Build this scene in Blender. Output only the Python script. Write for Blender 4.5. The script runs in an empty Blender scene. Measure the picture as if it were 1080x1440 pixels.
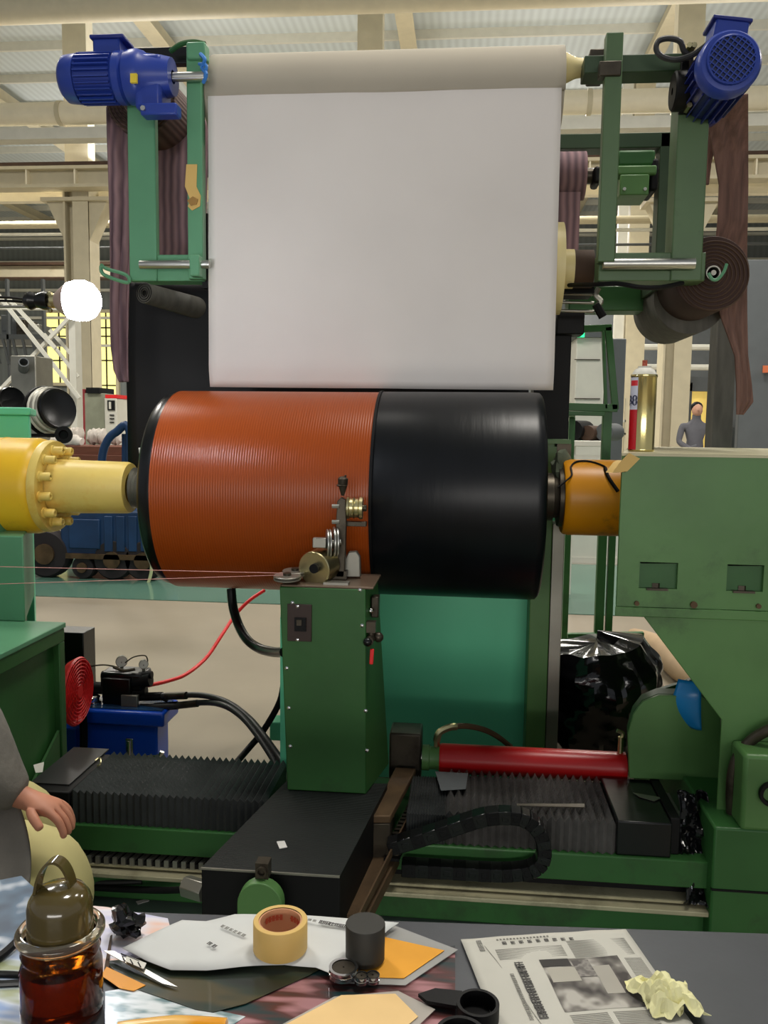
import bpy, bmesh, math, random
from math import radians, sin, cos, pi, atan2, sqrt
from mathutils import Vector, Matrix, noise
random.seed(7)
C = bpy.data.collections.new('scene'); bpy.context.scene.collection.children.link(C)
S = bpy.context.scene

# ------------------------------------------------ camera
FPX = 1200.0
CAMLOC = Vector((0, 0, 1.3))
CAMROT = Matrix.Rotation(radians(5.4), 3, 'Z') @ Matrix.Rotation(radians(90 - 5.71), 3, 'X') @ Matrix.Rotation(radians(.8), 3, 'Z')
cd = bpy.data.cameras.new('camera'); cam = bpy.data.objects.new('camera', cd); C.objects.link(cam)
cam.matrix_world = Matrix.Translation(CAMLOC) @ CAMROT.to_4x4()
cd.sensor_fit = 'VERTICAL'; cd.sensor_height = 24.0; cd.lens = 24.0 * FPX / 1440
cd.clip_start = .02; cd.clip_end = 200
S.camera = cam

def ray(px, py): return CAMROT @ Vector(((px - 540) / FPX, (720 - py) / FPX, -1))
def P(px, py, Y):
    d = ray(px, py); return CAMLOC + d * (Y / d.y)
def PZ(px, py, z):
    d = ray(px, py); return CAMLOC + d * ((z - CAMLOC.z) / d.z)
def V(*a): return Vector(a)

# ------------------------------------------------ world and light
w = bpy.data.worlds.new('world'); S.world = w; w.use_nodes = True
w.node_tree.nodes['Background'].inputs[0].default_value = (.9, .94, 1.0, 1)
w.node_tree.nodes['Background'].inputs[1].default_value = .30
def area(name, loc, size, power, col, target=None, sy=None):
    l = bpy.data.lights.new(name, 'AREA'); l.energy = power; l.color = col; l.size = size
    if sy: l.shape = 'RECTANGLE'; l.size_y = sy
    o = bpy.data.objects.new(name, l); C.objects.link(o); o.location = loc
    if target: o.rotation_euler = (Vector(target) - Vector(loc)).to_track_quat('-Z', 'Y').to_euler()
    return o
WARM = (1, .95, .87)
for x, y, p in ((1.0, 2.4, 190), (-3.2, 4.5, 160), (4.2, 5.2, 120), (-7, 9, 330), (2, 10, 330), (9, 10, 330)):
    area('high_bay_light', (x, y, 7.6), 1.3, p, WARM)
# added fill light behind the camera, for the drum's highlight band and the fronts
area('front_fill', (.8, -7, 1.75), 7.0, 185, (1, .96, .90), (.5, 2.6, 1.0), sy=1.0)
for x, y in ((-6, 18), (4, 18), (-12, 28), (2, 28)):
    area('roof_fill', (x, y, 6.5), 3.0, 130, (1, .97, .93), (x, y, 12))  # added fill aimed up to brighten the roof, no fixture there
for x, y, p in ((-10, 20, 800), (0, 20, 700), (11, 24, 500), (-14, 31, 900), (2, 31, 900)):
    area('high_bay_light', (x, y, 8.3), 1.6, p, WARM)
S.view_settings.view_transform = 'Standard'; S.view_settings.look = 'None'
S.view_settings.gamma = 1; S.view_settings.use_curve_mapping = False
S.view_settings.exposure = 0.2

# ------------------------------------------------ materials
def lin(c):
    c = c / 255
    return c / 12.92 if c <= .04045 else ((c + .055) / 1.055) ** 2.4
def rgb(t): return (lin(t[0]), lin(t[1]), lin(t[2]), 1)
def M(name, col, rough=.5, metal=0.0, var=.12, scale=5, bump=.0, bscale=60, dirt=None, damt=.5, dscale=3, coat=0.0, stretch=None, trans=0.0, emit=None, alpha=1.0, ior=1.45, spec=.5):
    m = bpy.data.materials.new(name); m.use_nodes = True
    nt = m.node_tree; N = nt.nodes; L = nt.links
    b = N['Principled BSDF']
    b.inputs['Roughness'].default_value = rough; b.inputs['Metallic'].default_value = metal
    b.inputs['Coat Weight'].default_value = coat; b.inputs['Transmission Weight'].default_value = trans
    b.inputs['Alpha'].default_value = alpha; b.inputs['IOR'].default_value = ior
    tc = N.new('ShaderNodeTexCoord'); src = tc.outputs['Object']
    b.inputs['Specular IOR Level'].default_value = spec
    if stretch:
        mp = N.new('ShaderNodeMapping'); mp.inputs['Scale'].default_value = stretch
        L.new(src, mp.inputs['Vector']); src = mp.outputs[0]
    n1 = N.new('ShaderNodeTexNoise'); n1.inputs['Scale'].default_value = scale; n1.inputs['Detail'].default_value = 4
    L.new(src, n1.inputs['Vector'])
    cr = N.new('ShaderNodeValToRGB'); cr.color_ramp.elements[0].position = .3; cr.color_ramp.elements[1].position = .7
    c = rgb(col)
    cr.color_ramp.elements[0].color = tuple(v * (1 - var) for v in c[:3]) + (1,)
    cr.color_ramp.elements[1].color = tuple(min(1, v * (1 + var)) for v in c[:3]) + (1,)
    L.new(n1.outputs['Fac'], cr.inputs[0]); out = cr.outputs[0]
    if dirt:
        n2 = N.new('ShaderNodeTexNoise'); n2.inputs['Scale'].default_value = dscale; n2.inputs['Detail'].default_value = 8; n2.inputs['Roughness'].default_value = .7
        L.new(src, n2.inputs['Vector'])
        r2 = N.new('ShaderNodeValToRGB'); r2.color_ramp.elements[0].position = .72 - damt * .4; r2.color_ramp.elements[1].position = .82 - damt * .2
        r2.color_ramp.elements[0].color = (0, 0, 0, 1); r2.color_ramp.elements[1].color = (.85, .85, .85, 1)
        L.new(n2.outputs['Fac'], r2.inputs[0])
        mx = N.new('ShaderNodeMix'); mx.data_type = 'RGBA'
        L.new(r2.outputs[0], mx.inputs['Factor']); L.new(out, mx.inputs['A']); mx.inputs['B'].default_value = rgb(dirt)
        out = mx.outputs['Result']
    L.new(out, b.inputs['Base Color'])
    if bump:
        n3 = N.new('ShaderNodeTexNoise'); n3.inputs['Scale'].default_value = bscale; n3.inputs['Detail'].default_value = 3
        L.new(src, n3.inputs['Vector'])
        bp = N.new('ShaderNodeBump'); bp.inputs['Strength'].default_value = bump; bp.inputs['Distance'].default_value = .01
        L.new(n3.outputs['Fac'], bp.inputs['Height']); L.new(bp.outputs[0], b.inputs['Normal'])
    if emit:
        b.inputs['Emission Color'].default_value = rgb(emit[0]); b.inputs['Emission Strength'].default_value = emit[1]
    return m
def wave(m, axis, scale, c1, c2, bump=0, dist=0.0, sharp=False):
    """adds stripes along an axis to a material: colour and fine relief"""
    nt = m.node_tree; N = nt.nodes; L = nt.links; b = N['Principled BSDF']
    tc = N.new('ShaderNodeTexCoord'); wv = N.new('ShaderNodeTexWave'); wv.bands_direction = axis
    wv.inputs['Scale'].default_value = scale; wv.inputs['Distortion'].default_value = dist; wv.inputs['Detail'].default_value = 1
    L.new(tc.outputs['Object'], wv.inputs['Vector'])
    mul = N.new('ShaderNodeMix'); mul.data_type = 'RGBA'; mul.blend_type = 'MULTIPLY'; mul.inputs['Factor'].default_value = 1
    old = b.inputs['Base Color'].links[0].from_socket
    cr = N.new('ShaderNodeValToRGB'); cr.color_ramp.elements[0].color = c1 + (1,); cr.color_ramp.elements[1].color = c2 + (1,)
    if sharp: cr.color_ramp.elements[0].position = .45; cr.color_ramp.elements[1].position = .55
    L.new(wv.outputs['Fac'], cr.inputs[0]); L.new(old, mul.inputs['A']); L.new(cr.outputs[0], mul.inputs['B'])
    L.new(mul.outputs['Result'], b.inputs['Base Color'])
    if bump:
        bp = N.new('ShaderNodeBump'); bp.inputs['Strength'].default_value = bump; bp.inputs['Distance'].default_value = .002
        L.new(wv.outputs['Fac'], bp.inputs['Height']); L.new(bp.outputs[0], b.inputs['Normal'])
    return m

G = {}
G['green'] = M('green_machine_paint', (82, 124, 68), .42, var=.12, dirt=(48, 66, 40), damt=.38, dscale=2.2, bump=.05, bscale=25)
G['green_dk'] = M('dark_green_machine_paint', (44, 92, 42), .45, var=.12, dirt=(38, 44, 30), damt=.4, dscale=3, bump=.05, bscale=25)
G['olive'] = M('olive_green_frame_paint', (80, 106, 70), .45, var=.1, dirt=(48, 56, 40), damt=.35, dscale=3, bump=.05, bscale=25)
G['olive_dk'] = M('dark_olive_green_paint', (52, 74, 48), .5, var=.15, dirt=(30, 36, 26), damt=.4, dscale=3)
G['green_lt'] = M('bulb_lit_green_paint', (92, 150, 112), .4, var=.06, dirt=(60, 88, 66), damt=.2, dscale=4)  # frame green with the bulb's cool light put into the colour
G['teal'] = M('teal_cabinet_paint', (100, 206, 160), .34, var=.06, scale=2, dirt=(74, 160, 124), damt=.25, dscale=1.2, bump=.03, bscale=6)
G['yellow'] = M('yellow_paint', (238, 190, 38), .38, var=.07, dirt=(196, 150, 40), damt=.3, dscale=6, bump=.08, bscale=20)
G['yellow_pale'] = M('pale_worn_yellow_paint', (232, 204, 110), .4, var=.1, dirt=(214, 160, 40), damt=.55, dscale=5, bump=.1, bscale=20)
G['orange_yellow'] = M('orange_yellow_paint', (226, 150, 10), .38, var=.08, dirt=(120, 92, 40), damt=.35, dscale=6)
G['blue'] = M('blue_motor_paint', (38, 62, 150), .35, var=.1, dirt=(24, 34, 80), damt=.3)
G['navy'] = M('navy_motor_paint', (30, 44, 120), .4, var=.15, dirt=(16, 20, 50), damt=.4)
G['tank_blue'] = M('tank_blue_paint', (16, 74, 190), .3, var=.05)
G['tank_top'] = M('oily_tank_lid', (36, 64, 96), .2, var=.3, scale=9)
G['black'] = M('black_rubber', (12, 12, 13), .55, var=.2, spec=.25)
G['black_gloss'] = M('black_painted_steel', (11, 12, 13), .28, var=.2, bump=.03)
G['bellows'] = M('black_bellows_cloth', (56, 58, 58), .36, var=.25, scale=12, bump=.15, bscale=80)
G['steel'] = M('worn_steel', (190, 190, 184), .35, 1, var=.15, bump=.03)
G['dark_steel'] = M('dark_oily_steel', (74, 68, 58), .4, .7, var=.3, scale=14, dirt=(36, 28, 20), damt=.5, dscale=9)
G['brass'] = M('brass_colored_roller', (206, 196, 150), .3, 1, var=.06)
G['rail'] = M('pale_rail_steel', (176, 170, 140), .45, .3, var=.15, dirt=(96, 92, 70), damt=.4)
G['rust'] = M('rusty_plate', (92, 72, 50), .6, .4, var=.3, scale=10, dirt=(50, 40, 28), damt=.5, dscale=8)
G['red'] = M('red_cylinder_paint', (176, 20, 22), .33, var=.08, dirt=(110, 16, 16), damt=.3)
G['red_plastic'] = M('red_plastic', (236, 44, 44), .4, var=.05)
G['cream'] = M('cream_steelwork', (200, 190, 162), .55, var=.05, dirt=(170, 155, 120), damt=.25, dscale=1)
G['cream_lt'] = M('bright_cream_steelwork', (236, 226, 200), .5, var=.04)
G['nylon'] = M('ivory_nylon', (222, 206, 150), .45, var=.05)
G['core'] = M('brown_core', (70, 50, 36), .7, var=.2)
G['cloth'] = M('white_cotton_cloth', (226, 220, 214), .85, var=.03, scale=3, bump=.04, bscale=3)
G['cloth_back'] = M('unbleached_cloth', (176, 168, 152), .9, var=.03)
G['brown_fab'] = wave(M('brown_ribbed_fabric', (144, 114, 118), .8, var=.1), 'X', 12, (.45, .45, .5), (1, 1, 1), .5, 1.5)
G['brown_fab_y'] = wave(M('dark_brown_ribbed_fabric', (104, 80, 76), .8, var=.1), 'Z', 22, (.5, .5, .5), (1, 1, 1), .5, .5)
G['brown_rough'] = M('brown_rubber_fabric', (108, 80, 70), .8, var=.3, scale=10, stretch=(6, 6, .6), bump=.2, bscale=30)
G['grey_fab'] = M('grey_rubber_fabric', (84, 82, 76), .75, var=.25, scale=8, stretch=(4, 4, .8))
G['white_paint'] = M('off_white_paint', (214, 212, 200), .5, var=.05)
G['grey_panel'] = M('grey_panel', (88, 92, 94), .6, var=.06)
G['concrete'] = M('concrete_floor', (134, 124, 106), .6, var=.1, scale=1.6, dirt=(136, 124, 106), damt=.5, dscale=.9, bump=.02)
G['epoxy'] = M('green_floor_paint', (84, 118, 104), .16, var=.08, scale=.7)
G['floor_far'] = M('pale_floor', (160, 154, 140), .3, var=.06)
G['hose'] = M('dark_hose_rubber', (46, 46, 46), .45, var=.15)
G['chrome'] = M('chrome', (215, 215, 215), .12, 1, var=.03)
G['alu'] = M('grey_aluminium', (150, 148, 138), .4, .8, var=.12)
G['paper'] = M('white_paper', (214, 212, 206), .8, var=.03, scale=9)
G['cart_blue'] = M('dark_blue_cart_paint', (24, 58, 98), .45, var=.25, dirt=(10, 24, 36), damt=.4)
G['tyre'] = M('tyre_rubber', (40, 34, 36), .75, var=.2)
G['wood'] = M('reddish_wood', (116, 68, 50), .6, var=.15, stretch=(1, 1, 6))
G['tape'] = M('masking_tape', (214, 178, 104), .6, var=.05)

# ------------------------------------------------ mesh building
class MB:
    def __init__(s): s.v = []; s.f = []
    def add(s, vs, fs, mat=None):
        n = len(s.v)
        s.v += [tuple(mat @ Vector(v)) if mat else tuple(v) for v in vs]
        s.f += [tuple(i + n for i in f) for f in fs]; return s
    def box(s, a, b):
        x0, x1 = sorted((a[0], b[0])); y0, y1 = sorted((a[1], b[1])); z0, z1 = sorted((a[2], b[2]))
        return s.add([(x0,y0,z0),(x1,y0,z0),(x1,y1,z0),(x0,y1,z0),(x0,y0,z1),(x1,y0,z1),(x1,y1,z1),(x0,y1,z1)],
                     [(3,2,1,0),(4,5,6,7),(0,1,5,4),(1,2,6,5),(2,3,7,6),(3,0,4,7)])
    def obox(s, c, ax, ay, az):   # oriented box: centre and three half vectors
        c = Vector(c); vs = [c + i*ax + j*ay + k*az for k in (-1,1) for j in (-1,1) for i in (-1,1)]
        fl = [(0,2,3,1),(4,5,7,6),(0,1,5,4),(1,3,7,5),(3,2,6,7),(2,0,4,6)]
        if ax.cross(ay).dot(az) < 0: fl = [f[::-1] for f in fl]
        return s.add(vs, fl)
    def bar(s, a, b, w, h, up=(0,0,1)):
        a = Vector(a); b = Vector(b); d = (b-a); u = Vector(up)
        if abs(d.normalized().dot(u)) > .99: u = Vector((0,1,0))
        sd = d.cross(u).normalized(); uu = sd.cross(d).normalized()
        return s.obox((a+b)/2, d/2, sd*w/2, uu*h/2)
    def prism(s, pts, vec):       # planar polygon (3D points) extruded by vec
        n = len(pts); vec = Vector(vec); pts = [Vector(p) for p in pts]
        nr = Vector((0,0,0))
        for i in range(n): nr += pts[i].cross(pts[(i+1) % n])
        if nr.dot(vec) > 0: pts = pts[::-1]
        vs = pts + [p + vec for p in pts]
        return s.add(vs, [tuple(range(n)), tuple(range(2*n-1, n-1, -1))] + [((i+1) % n, i, i+n, (i+1) % n + n) for i in range(n)])
    def lathe(s, o, ax, prof, seg=24, cap=True, a0=0, a1=2*pi):
        o = Vector(o); ax = Vector(ax).normalized(); u = ax.orthogonal().normalized(); w_ = ax.cross(u)
        full = abs(a1 - a0 - 2*pi) < 1e-6; n = seg if full else seg + 1
        vs = []
        for t, r in prof:
            for i in range(n):
                a = a0 + (a1-a0)*i/seg; vs.append(o + ax*t + (u*cos(a) + w_*sin(a))*r)
        fs = []
        for k in range(len(prof)-1):
            for i in range(seg):
                j = (i+1) % n; fs.append((k*n+i, k*n+j, (k+1)*n+j, (k+1)*n+i))
        if cap and full: fs.append(tuple(range(n-1,-1,-1))); fs.append(tuple(range((len(prof)-1)*n, len(prof)*n)))
        return s.add(vs, fs)
    def cyl(s, a, b, r, r2=None, seg=20):
        a = Vector(a); b = Vector(b); return s.lathe(a, b-a, [(0, r), ((b-a).length, r if r2 is None else r2)], seg)
    def sphere(s, c, r, seg=14, sc=(1,1,1)):
        c = Vector(c); vs = [c+Vector((0,0,-r*sc[2]))]; rings = seg//2
        for k in range(1, rings):
            p = -pi/2 + pi*k/rings
            for i in range(seg): a = 2*pi*i/seg; vs.append(c+Vector((r*cos(p)*cos(a)*sc[0], r*cos(p)*sin(a)*sc[1], r*sin(p)*sc[2])))
        vs.append(c+Vector((0,0,r*sc[2]))); fs = [(0, 1+(i+1) % seg, 1+i) for i in range(seg)]
        for k in range(rings-2):
            for i in range(seg):
                j=(i+1) % seg; fs.append((1+k*seg+i, 1+k*seg+j, 1+(k+1)*seg+j, 1+(k+1)*seg+i))
        t=len(vs)-1; b=1+(rings-2)*seg; fs += [(b+i, b+(i+1) % seg, t) for i in range(seg)]
        return s.add(vs, fs)
    def tube(s, pts, r, seg=8, sub=6, rs=None, cap=True):
        pts = [Vector(p) for p in pts]; q = []; rr = []
        if sub > 1 and len(pts) > 2:
            for i in range(len(pts)-1):
                p0 = pts[max(i-1,0)]; p1=pts[i]; p2=pts[i+1]; p3=pts[min(i+2,len(pts)-1)]
                for k in range(sub):
                    t=k/sub; q.append(.5*((2*p1)+(p2-p0)*t+(2*p0-5*p1+4*p2-p3)*t*t+(-p0+3*p1-3*p2+p3)*t**3))
                    rr.append(r if rs is None else rs[i]*(1-t)+rs[i+1]*t)
            q.append(pts[-1]); rr.append(r if rs is None else rs[-1])
        else: q = pts; rr = [r]*len(q) if rs is None else list(rs)
        nrm = None; vs = []
        for i, p in enumerate(q):
            d = (q[min(i+1,len(q)-1)] - q[max(i-1,0)]).normalized()
            nrm = d.orthogonal().normalized() if nrm is None else (nrm - d*nrm.dot(d)).normalized()
            bn = d.cross(nrm)
            for k in range(seg): a=2*pi*k/seg; vs.append(p + (nrm*cos(a)+bn*sin(a))*rr[i])
        fs = []
        for i in range(len(q)-1):
            for k in range(seg):
                j=(k+1) % seg; fs.append((i*seg+k, i*seg+j, (i+1)*seg+j, (i+1)*seg+k))
        if cap: fs.append(tuple(range(seg-1,-1,-1))); fs.append(tuple(range((len(q)-1)*seg, len(q)*seg)))
        return s.add(vs, fs)
    def grid(s, fn, nu, nv, flip=False):
        vs = [fn(i/nu, j/nv) for j in range(nv+1) for i in range(nu+1)]
        fs = []
        for j in range(nv):
            for i in range(nu):
                a=j*(nu+1)+i; q=(a, a+1, a+nu+2, a+nu+1); fs.append(q[::-1] if flip else q)
        return s.add(vs, fs)

def org(o):
    p = V(0,0,0)
    while o is not None: p += o.location; o = o.parent
    return p
def part(mb, name, mat, parent=None, bevel=0, smooth=38, solid=0, label=None, kind=None, seg=2, vis=True):
    vs = [Vector(v) for v in mb.v]
    if parent is not None: loc = V(0,0,0); base = org(parent)
    else:
        lo = V(*[min(v[i] for v in vs) for i in range(3)]); hi = V(*[max(v[i] for v in vs) for i in range(3)])
        loc = V((lo.x+hi.x)/2, (lo.y+hi.y)/2, lo.z); base = loc
    me = bpy.data.meshes.new(name); me.from_pydata([v - base for v in vs], [], mb.f); me.update()
    if mat is not None: me.materials.append(G[mat] if isinstance(mat, str) else mat)
    if smooth:
        me.polygons.foreach_set('use_smooth', [True]*len(me.polygons)); me.set_sharp_from_angle(angle=radians(smooth))
    o = bpy.data.objects.new(name, me); C.objects.link(o); o.location = loc
    if parent is not None: o.parent = parent
    if solid:
        md = o.modifiers.new('thickness', 'SOLIDIFY'); md.thickness = solid; md.offset = 0
    if bevel:
        md = o.modifiers.new('bevel', 'BEVEL'); md.width = bevel; md.segments = seg; md.limit_method = 'ANGLE'; md.angle_limit = radians(40); md.harden_normals = False
    if label: o['label'] = label
    if kind: o['kind'] = kind
    return o
def thing(name, label, cat, loc, group=None):
    o = bpy.data.objects.new(name, None); C.objects.link(o); o.location = Vector(loc); o.empty_display_size = .05
    o['label'] = label; o['category'] = cat
    if group: o['group'] = group
    return o
def tag(o, label, cat, group=None):
    o['label'] = label; o['category'] = cat
    if group: o['group'] = group
    return o
def copy_part(o, parent, d):
    c = o.copy(); C.objects.link(c); c.parent = parent; c.location = o.location + d; return c
def pbox(mb, x0, y0, x1, y1, Y, depth):      # box whose front face spans a rectangle seen at distance Y
    a = P(x0, (y0+y1)/2, Y); b = P(x1, (y0+y1)/2, Y); t = P((x0+x1)/2, y0, Y); u = P((x0+x1)/2, y1, Y)
    return mb.box((a.x, Y, u.z), (b.x, Y+depth, t.z))
def skin(name, verts, edges, radii, mat, parent, sub=2):
    base = org(parent) if parent else V(0,0,0)
    me = bpy.data.meshes.new(name); me.from_pydata([Vector(v)-base for v in verts], edges, [])
    me.materials.append(G[mat] if isinstance(mat, str) else mat)
    o = bpy.data.objects.new(name, me); C.objects.link(o); o.parent = parent
    md = o.modifiers.new('skin', 'SKIN'); md.use_smooth_shade = True; md.branch_smoothing = .6
    sv = me.skin_vertices[0].data
    for i, r in enumerate(radii): sv[i].radius = (r, r) if not isinstance(r, tuple) else r
    sv[0].use_root = True
    sm = o.modifiers.new('smooth', 'SUBSURF'); sm.levels = sub; sm.render_levels = sub
    return o
# ==PART2==
# ================================================= SETTING
def struct(o): o['kind'] = 'structure'; return o
FL = struct(part(MB().box((-26,-6,-.1),(18,40,0)), 'floor', 'concrete', smooth=0))
# painted traffic lane and the paler floor behind it, thin coatings on the slab
part(MB().box((-25.9,6.1,0.0),(17.9,8.3,.004)), 'painted_lane', 'epoxy', FL, smooth=0, label='glossy green painted traffic lane')
part(MB().box((-25.9,8.3,0.0),(17.9,39.9,.003)), 'pale_floor_area', 'floor_far', FL, smooth=0)
part(MB().box((-25.9,6.02,0.0),(17.9,6.1,.005)), 'lane_line', 'epoxy', FL, smooth=0)
m_roof = wave(M('roof_sheet', (206,214,216), .5, var=.05, scale=.3), 'X', 1.6, (.86,.86,.86), (1,1,1), .3)
CE = struct(part(MB().box((-26,-6,11.0),(18,40,11.1)), 'ceiling', m_roof, smooth=0))
pur = None
for i in range(17):
    y = 8 + i*2.0
    if pur is None: pur = part(MB().box((-25.5,y-.04,10.78),(17.5,y+.04,11.0)), 'purlin', 'white_paint', CE)
    else: copy_part(pur, CE, V(0, y-8, 0))
raf = None
for i in range(7):
    x = -19.6 + i*6
    if raf is None: raf = part(MB().box((x-.12,4,10.45),(x+.12,39.8,10.78)).box((x-.2,4,10.43),(x+.2,39.8,10.46)), 'rafter', 'cream', CE)
    else: copy_part(raf, CE, V(6*i, 0, 0))
WB = struct(part(MB().box((-26,40,0),(18,40.2,11)), 'wall_back', wave(M('wall_cladding', (120,126,126), .6, var=.06, scale=.5), 'X', 1.2, (.85,.85,.85), (1,1,1), .2), smooth=0))
struct(part(MB().box((-26.2,6,0),(-26,40,11)), 'wall_left', 'white_paint', smooth=0))
struct(part(MB().box((18,6,0),(18.2,40,11)), 'wall_right', 'grey_panel', smooth=0))
for z in (4.9, 6.2, 7.5, 8.8, 9.9):
    part(MB().box((-25.9,39.8,z),(17.9,40,z+.12)), 'wall_rail', 'white_paint', WB)
# lit windows
m_win = M('daylit_window_pane', (250,238,150), .6, emit=((252,240,150), .85))
def window(nm, x0, x1, y0, y1, vm, hb):
    Y = 39.9; a = P(x0,(y0+y1)/2,Y); b = P(x1,(y0+y1)/2,Y); t = P(x0,y0,Y).z; u = P(x0,y1,Y).z
    W = struct(part(MB().box((a.x-.15,Y-.08,u-.15),(a.x,Y+.1,t+.15)).box((b.x,Y-.08,u-.15),(b.x+.15,Y+.1,t+.15)).box((a.x,Y-.08,t),(b.x,Y+.1,t+.15)).box((a.x,Y-.08,u-.15),(b.x,Y+.1,u)), nm, 'cream'))
    part(MB().box((a.x,Y,u),(b.x,Y+.03,t)), 'pane', m_win, W, smooth=0)
    for x in vm:
        xx = P(x,(y0+y1)/2,Y).x; part(MB().box((xx-.03,Y-.05,u),(xx+.03,Y,t)), 'mullion', 'dark_steel', W)
    for y in hb:
        zz = P((x0+x1)/2,y,Y).z; part(MB().box((a.x,Y-.05,zz-.03),(b.x,Y,zz+.03)), 'glazing_bar', 'dark_steel', W)
window('window_1', 67, 96, 440, 538, (84,), (461,473,507))
window('window_2', 134, 163, 440, 555, (150,), (461,473,507,542))
# red hall sign far left column is placed below

# ------------------------------------------------- columns, girders, duct
cols = 'steel columns of the far hall row'
def column(px_, lab, Y=17.0):
    c = P(px_, 200, Y); x = c.x
    T = thing('steel_column', lab, 'column', (x, Y, 0), cols)
    zt = P(px_, 262, Y).z
    mb = MB().box((x-.26,Y-.25,0),(x-.22,Y+.25,zt)).box((x+.22,Y-.25,0),(x+.26,Y+.25,zt)).box((x-.22,Y-.03,0),(x+.22,Y+.03,zt))
    part(mb, 'lower_shaft', 'cream', T)
    part(MB().box((x-.06,Y-.26,0),(x+.26,Y-.22,zt)), 'face_plate', 'cream', T)
    part(MB().box((x-.24,Y-.16,zt),(x+.24,Y+.16,10.45)), 'upper_shaft', 'cream_lt', T)
    mb = MB()
    for s_ in (-1, 1):
        mb.prism([(x+s_*.24,Y-.2,zt-.35),(x+s_*.62,Y-.2,zt-.35),(x+s_*.26,Y-.2,zt-1.1),(x+s_*.24,Y-.2,zt-1.1)],(0,.4,0))
    part(mb, 'bracket', 'cream', T)
    part(MB().box((x-.7,Y-.3,zt-.35),(x+.7,Y+.3,zt-.28)), 'seat_plate', 'cream', T)
    return T
c1 = column(112, 'cream steel column with crane bracket behind the glowing bulb')
c2 = column(520, 'cream steel column rising behind the top edge of the white cloth')
c3 = column(962, 'cream steel column rising behind the right green frame')
c4 = thing('steel_column', 'slimmer cream column farther back behind the spray can', 'column', (P(899,300,24).x,24,0))
x = P(899,300,24).x
part(MB().box((x-.25,23.8,0),(x+.25,24.2,10.45)), 'shaft', 'cream', c4)
part(MB().box((x-.55,23.9,0),(x-.3,24.1,10.45)), 'side_post', 'white_paint', c4)
# round bright duct across the hall
a = P(-250,148,15.8); D = thing('round_duct', 'bright round duct running across the hall under the roof', 'duct', (a.x,15.8,a.z-.2))
mb = MB(); z = P(540,150,15.8).z
mb.cyl((-13,15.8,z),(10,15.8,z),.2,seg=20); part(mb,'pipe_shell','cream_lt',D)
mb = MB().box((-13,15.75,z-.46),(10,16.05,z-.26)); part(mb,'carrier_beam','white_paint',D)
r0=None
for i in range(10):
    xx=-12.4+i*2.4
    if r0 is None: r0=part(MB().cyl((xx-.04,15.8,z),(xx+.04,15.8,z),.22,seg=20),'pipe_collar','cream',D)
    else: copy_part(r0,D,V(i*2.4,0,0))
q=P(540,-4,15)
tag(part(MB().cyl((-13,15,q.z),(10,15,q.z),.24,seg=20),'round_duct','cream_lt',smooth=50),'wide pale duct highest under the roof, cut by the top of the picture','duct')
# crane girder
zt = P(300,236,16.6).z; zb = P(300,262,16.6).z
T = thing('crane_girder', 'cream crane girder with dark rail and stiffeners across the hall', 'girder', (-2,16.6,zb))
part(MB().box((-16,16.55,zb),(12,16.6,zt)),'web','cream',T)
part(MB().box((-16,16.4,zb-.03),(12,16.75,zb+.03)).box((-16,16.4,zt-.03),(12,16.75,zt+.03)),'flange','cream',T)
part(MB().box((-16,16.5,zt+.03),(12,16.6,zt+.13)),'crane_rail','core',T)
r0=None
for i in range(28):
    xx=-15.5+i*.98
    if r0 is None: r0=part(MB().box((xx-.015,16.42,zb),(xx+.015,16.55,zt)),'stiffener','cream_lt',T)
    else: copy_part(r0,T,V(i*.98,0,0))
zz = P(100,268,17).z
tag(part(MB().box((-16,17.3,zz-.12),(12,17.5,zz+.1)),'tie_beam','cream_lt'),'pale tie beam just below the crane girder','beam')
for k,(py,r,mt,lb) in enumerate(((312,.09,'cream','thick cream pipe below the crane girder'),(326,.04,'white_paint','thin white pipe under the thick cream pipe'),(346,.03,'grey_panel','thin dark grey conduit below the two pale pipes'))):
    q=P(540,py,20); tag(part(MB().cyl((-18,20,q.z),(13,20,q.z),r,seg=10),'hall_pipe',mt),lb,'pipe')
zt = P(60,374,25).z; zb=P(60,391,25).z
T = thing('walkway_beam','low cream walkway beam crossing behind the column and bulb','beam',(-14,25,zb))
part(MB().box((-22,25,zb),(-3,25.1,zt)),'beam_web','cream',T); part(MB().box((-22,24.8,zt),(-3,25.2,zt+.08)).box((-22,24.8,zb-.04),(-3,25.2,zb)),'beam_flange','core',T)
# wall-side steelwork seen right of the cloth
for k,(x0,x1,y0,y1,Y,mt,nm,lb,ct) in enumerate((
    (755,1100,441,600,34,'grey_panel','partition','dark grey partition wall far behind the spray can','partition'),
    (945,1100,365,640,12,'grey_panel','partition','slate grey partition standing behind the right brown strip','partition'),
    (878,888,440,664,26,'white_paint','downpipe','pale downpipe left of the slim far column','pipe'),
    )):
    if k == 1: x0 = 1043
    tag(part(pbox(MB(),x0,y0,x1,y1,Y,.12),nm,mt,bevel=.01),lb,ct)
tag(part(pbox(MB(),1073,514,1090,524,11.95,.02),'wall_notice',M('orange_notice',(206,110,70),.6)),'small orange notice on the slate grey partition','notice')
for k,(y_,lb) in enumerate(((488,'upper white wall pipe right of the far column'),(516,'lower white wall pipe right of the far column'))):
    q=P(900,y_,30); tag(part(MB().cyl((q.x-1.5,30,q.z),(q.x+6,30,q.z),.1,seg=8),'hall_pipe','white_paint'),lb,'pipe')
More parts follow.
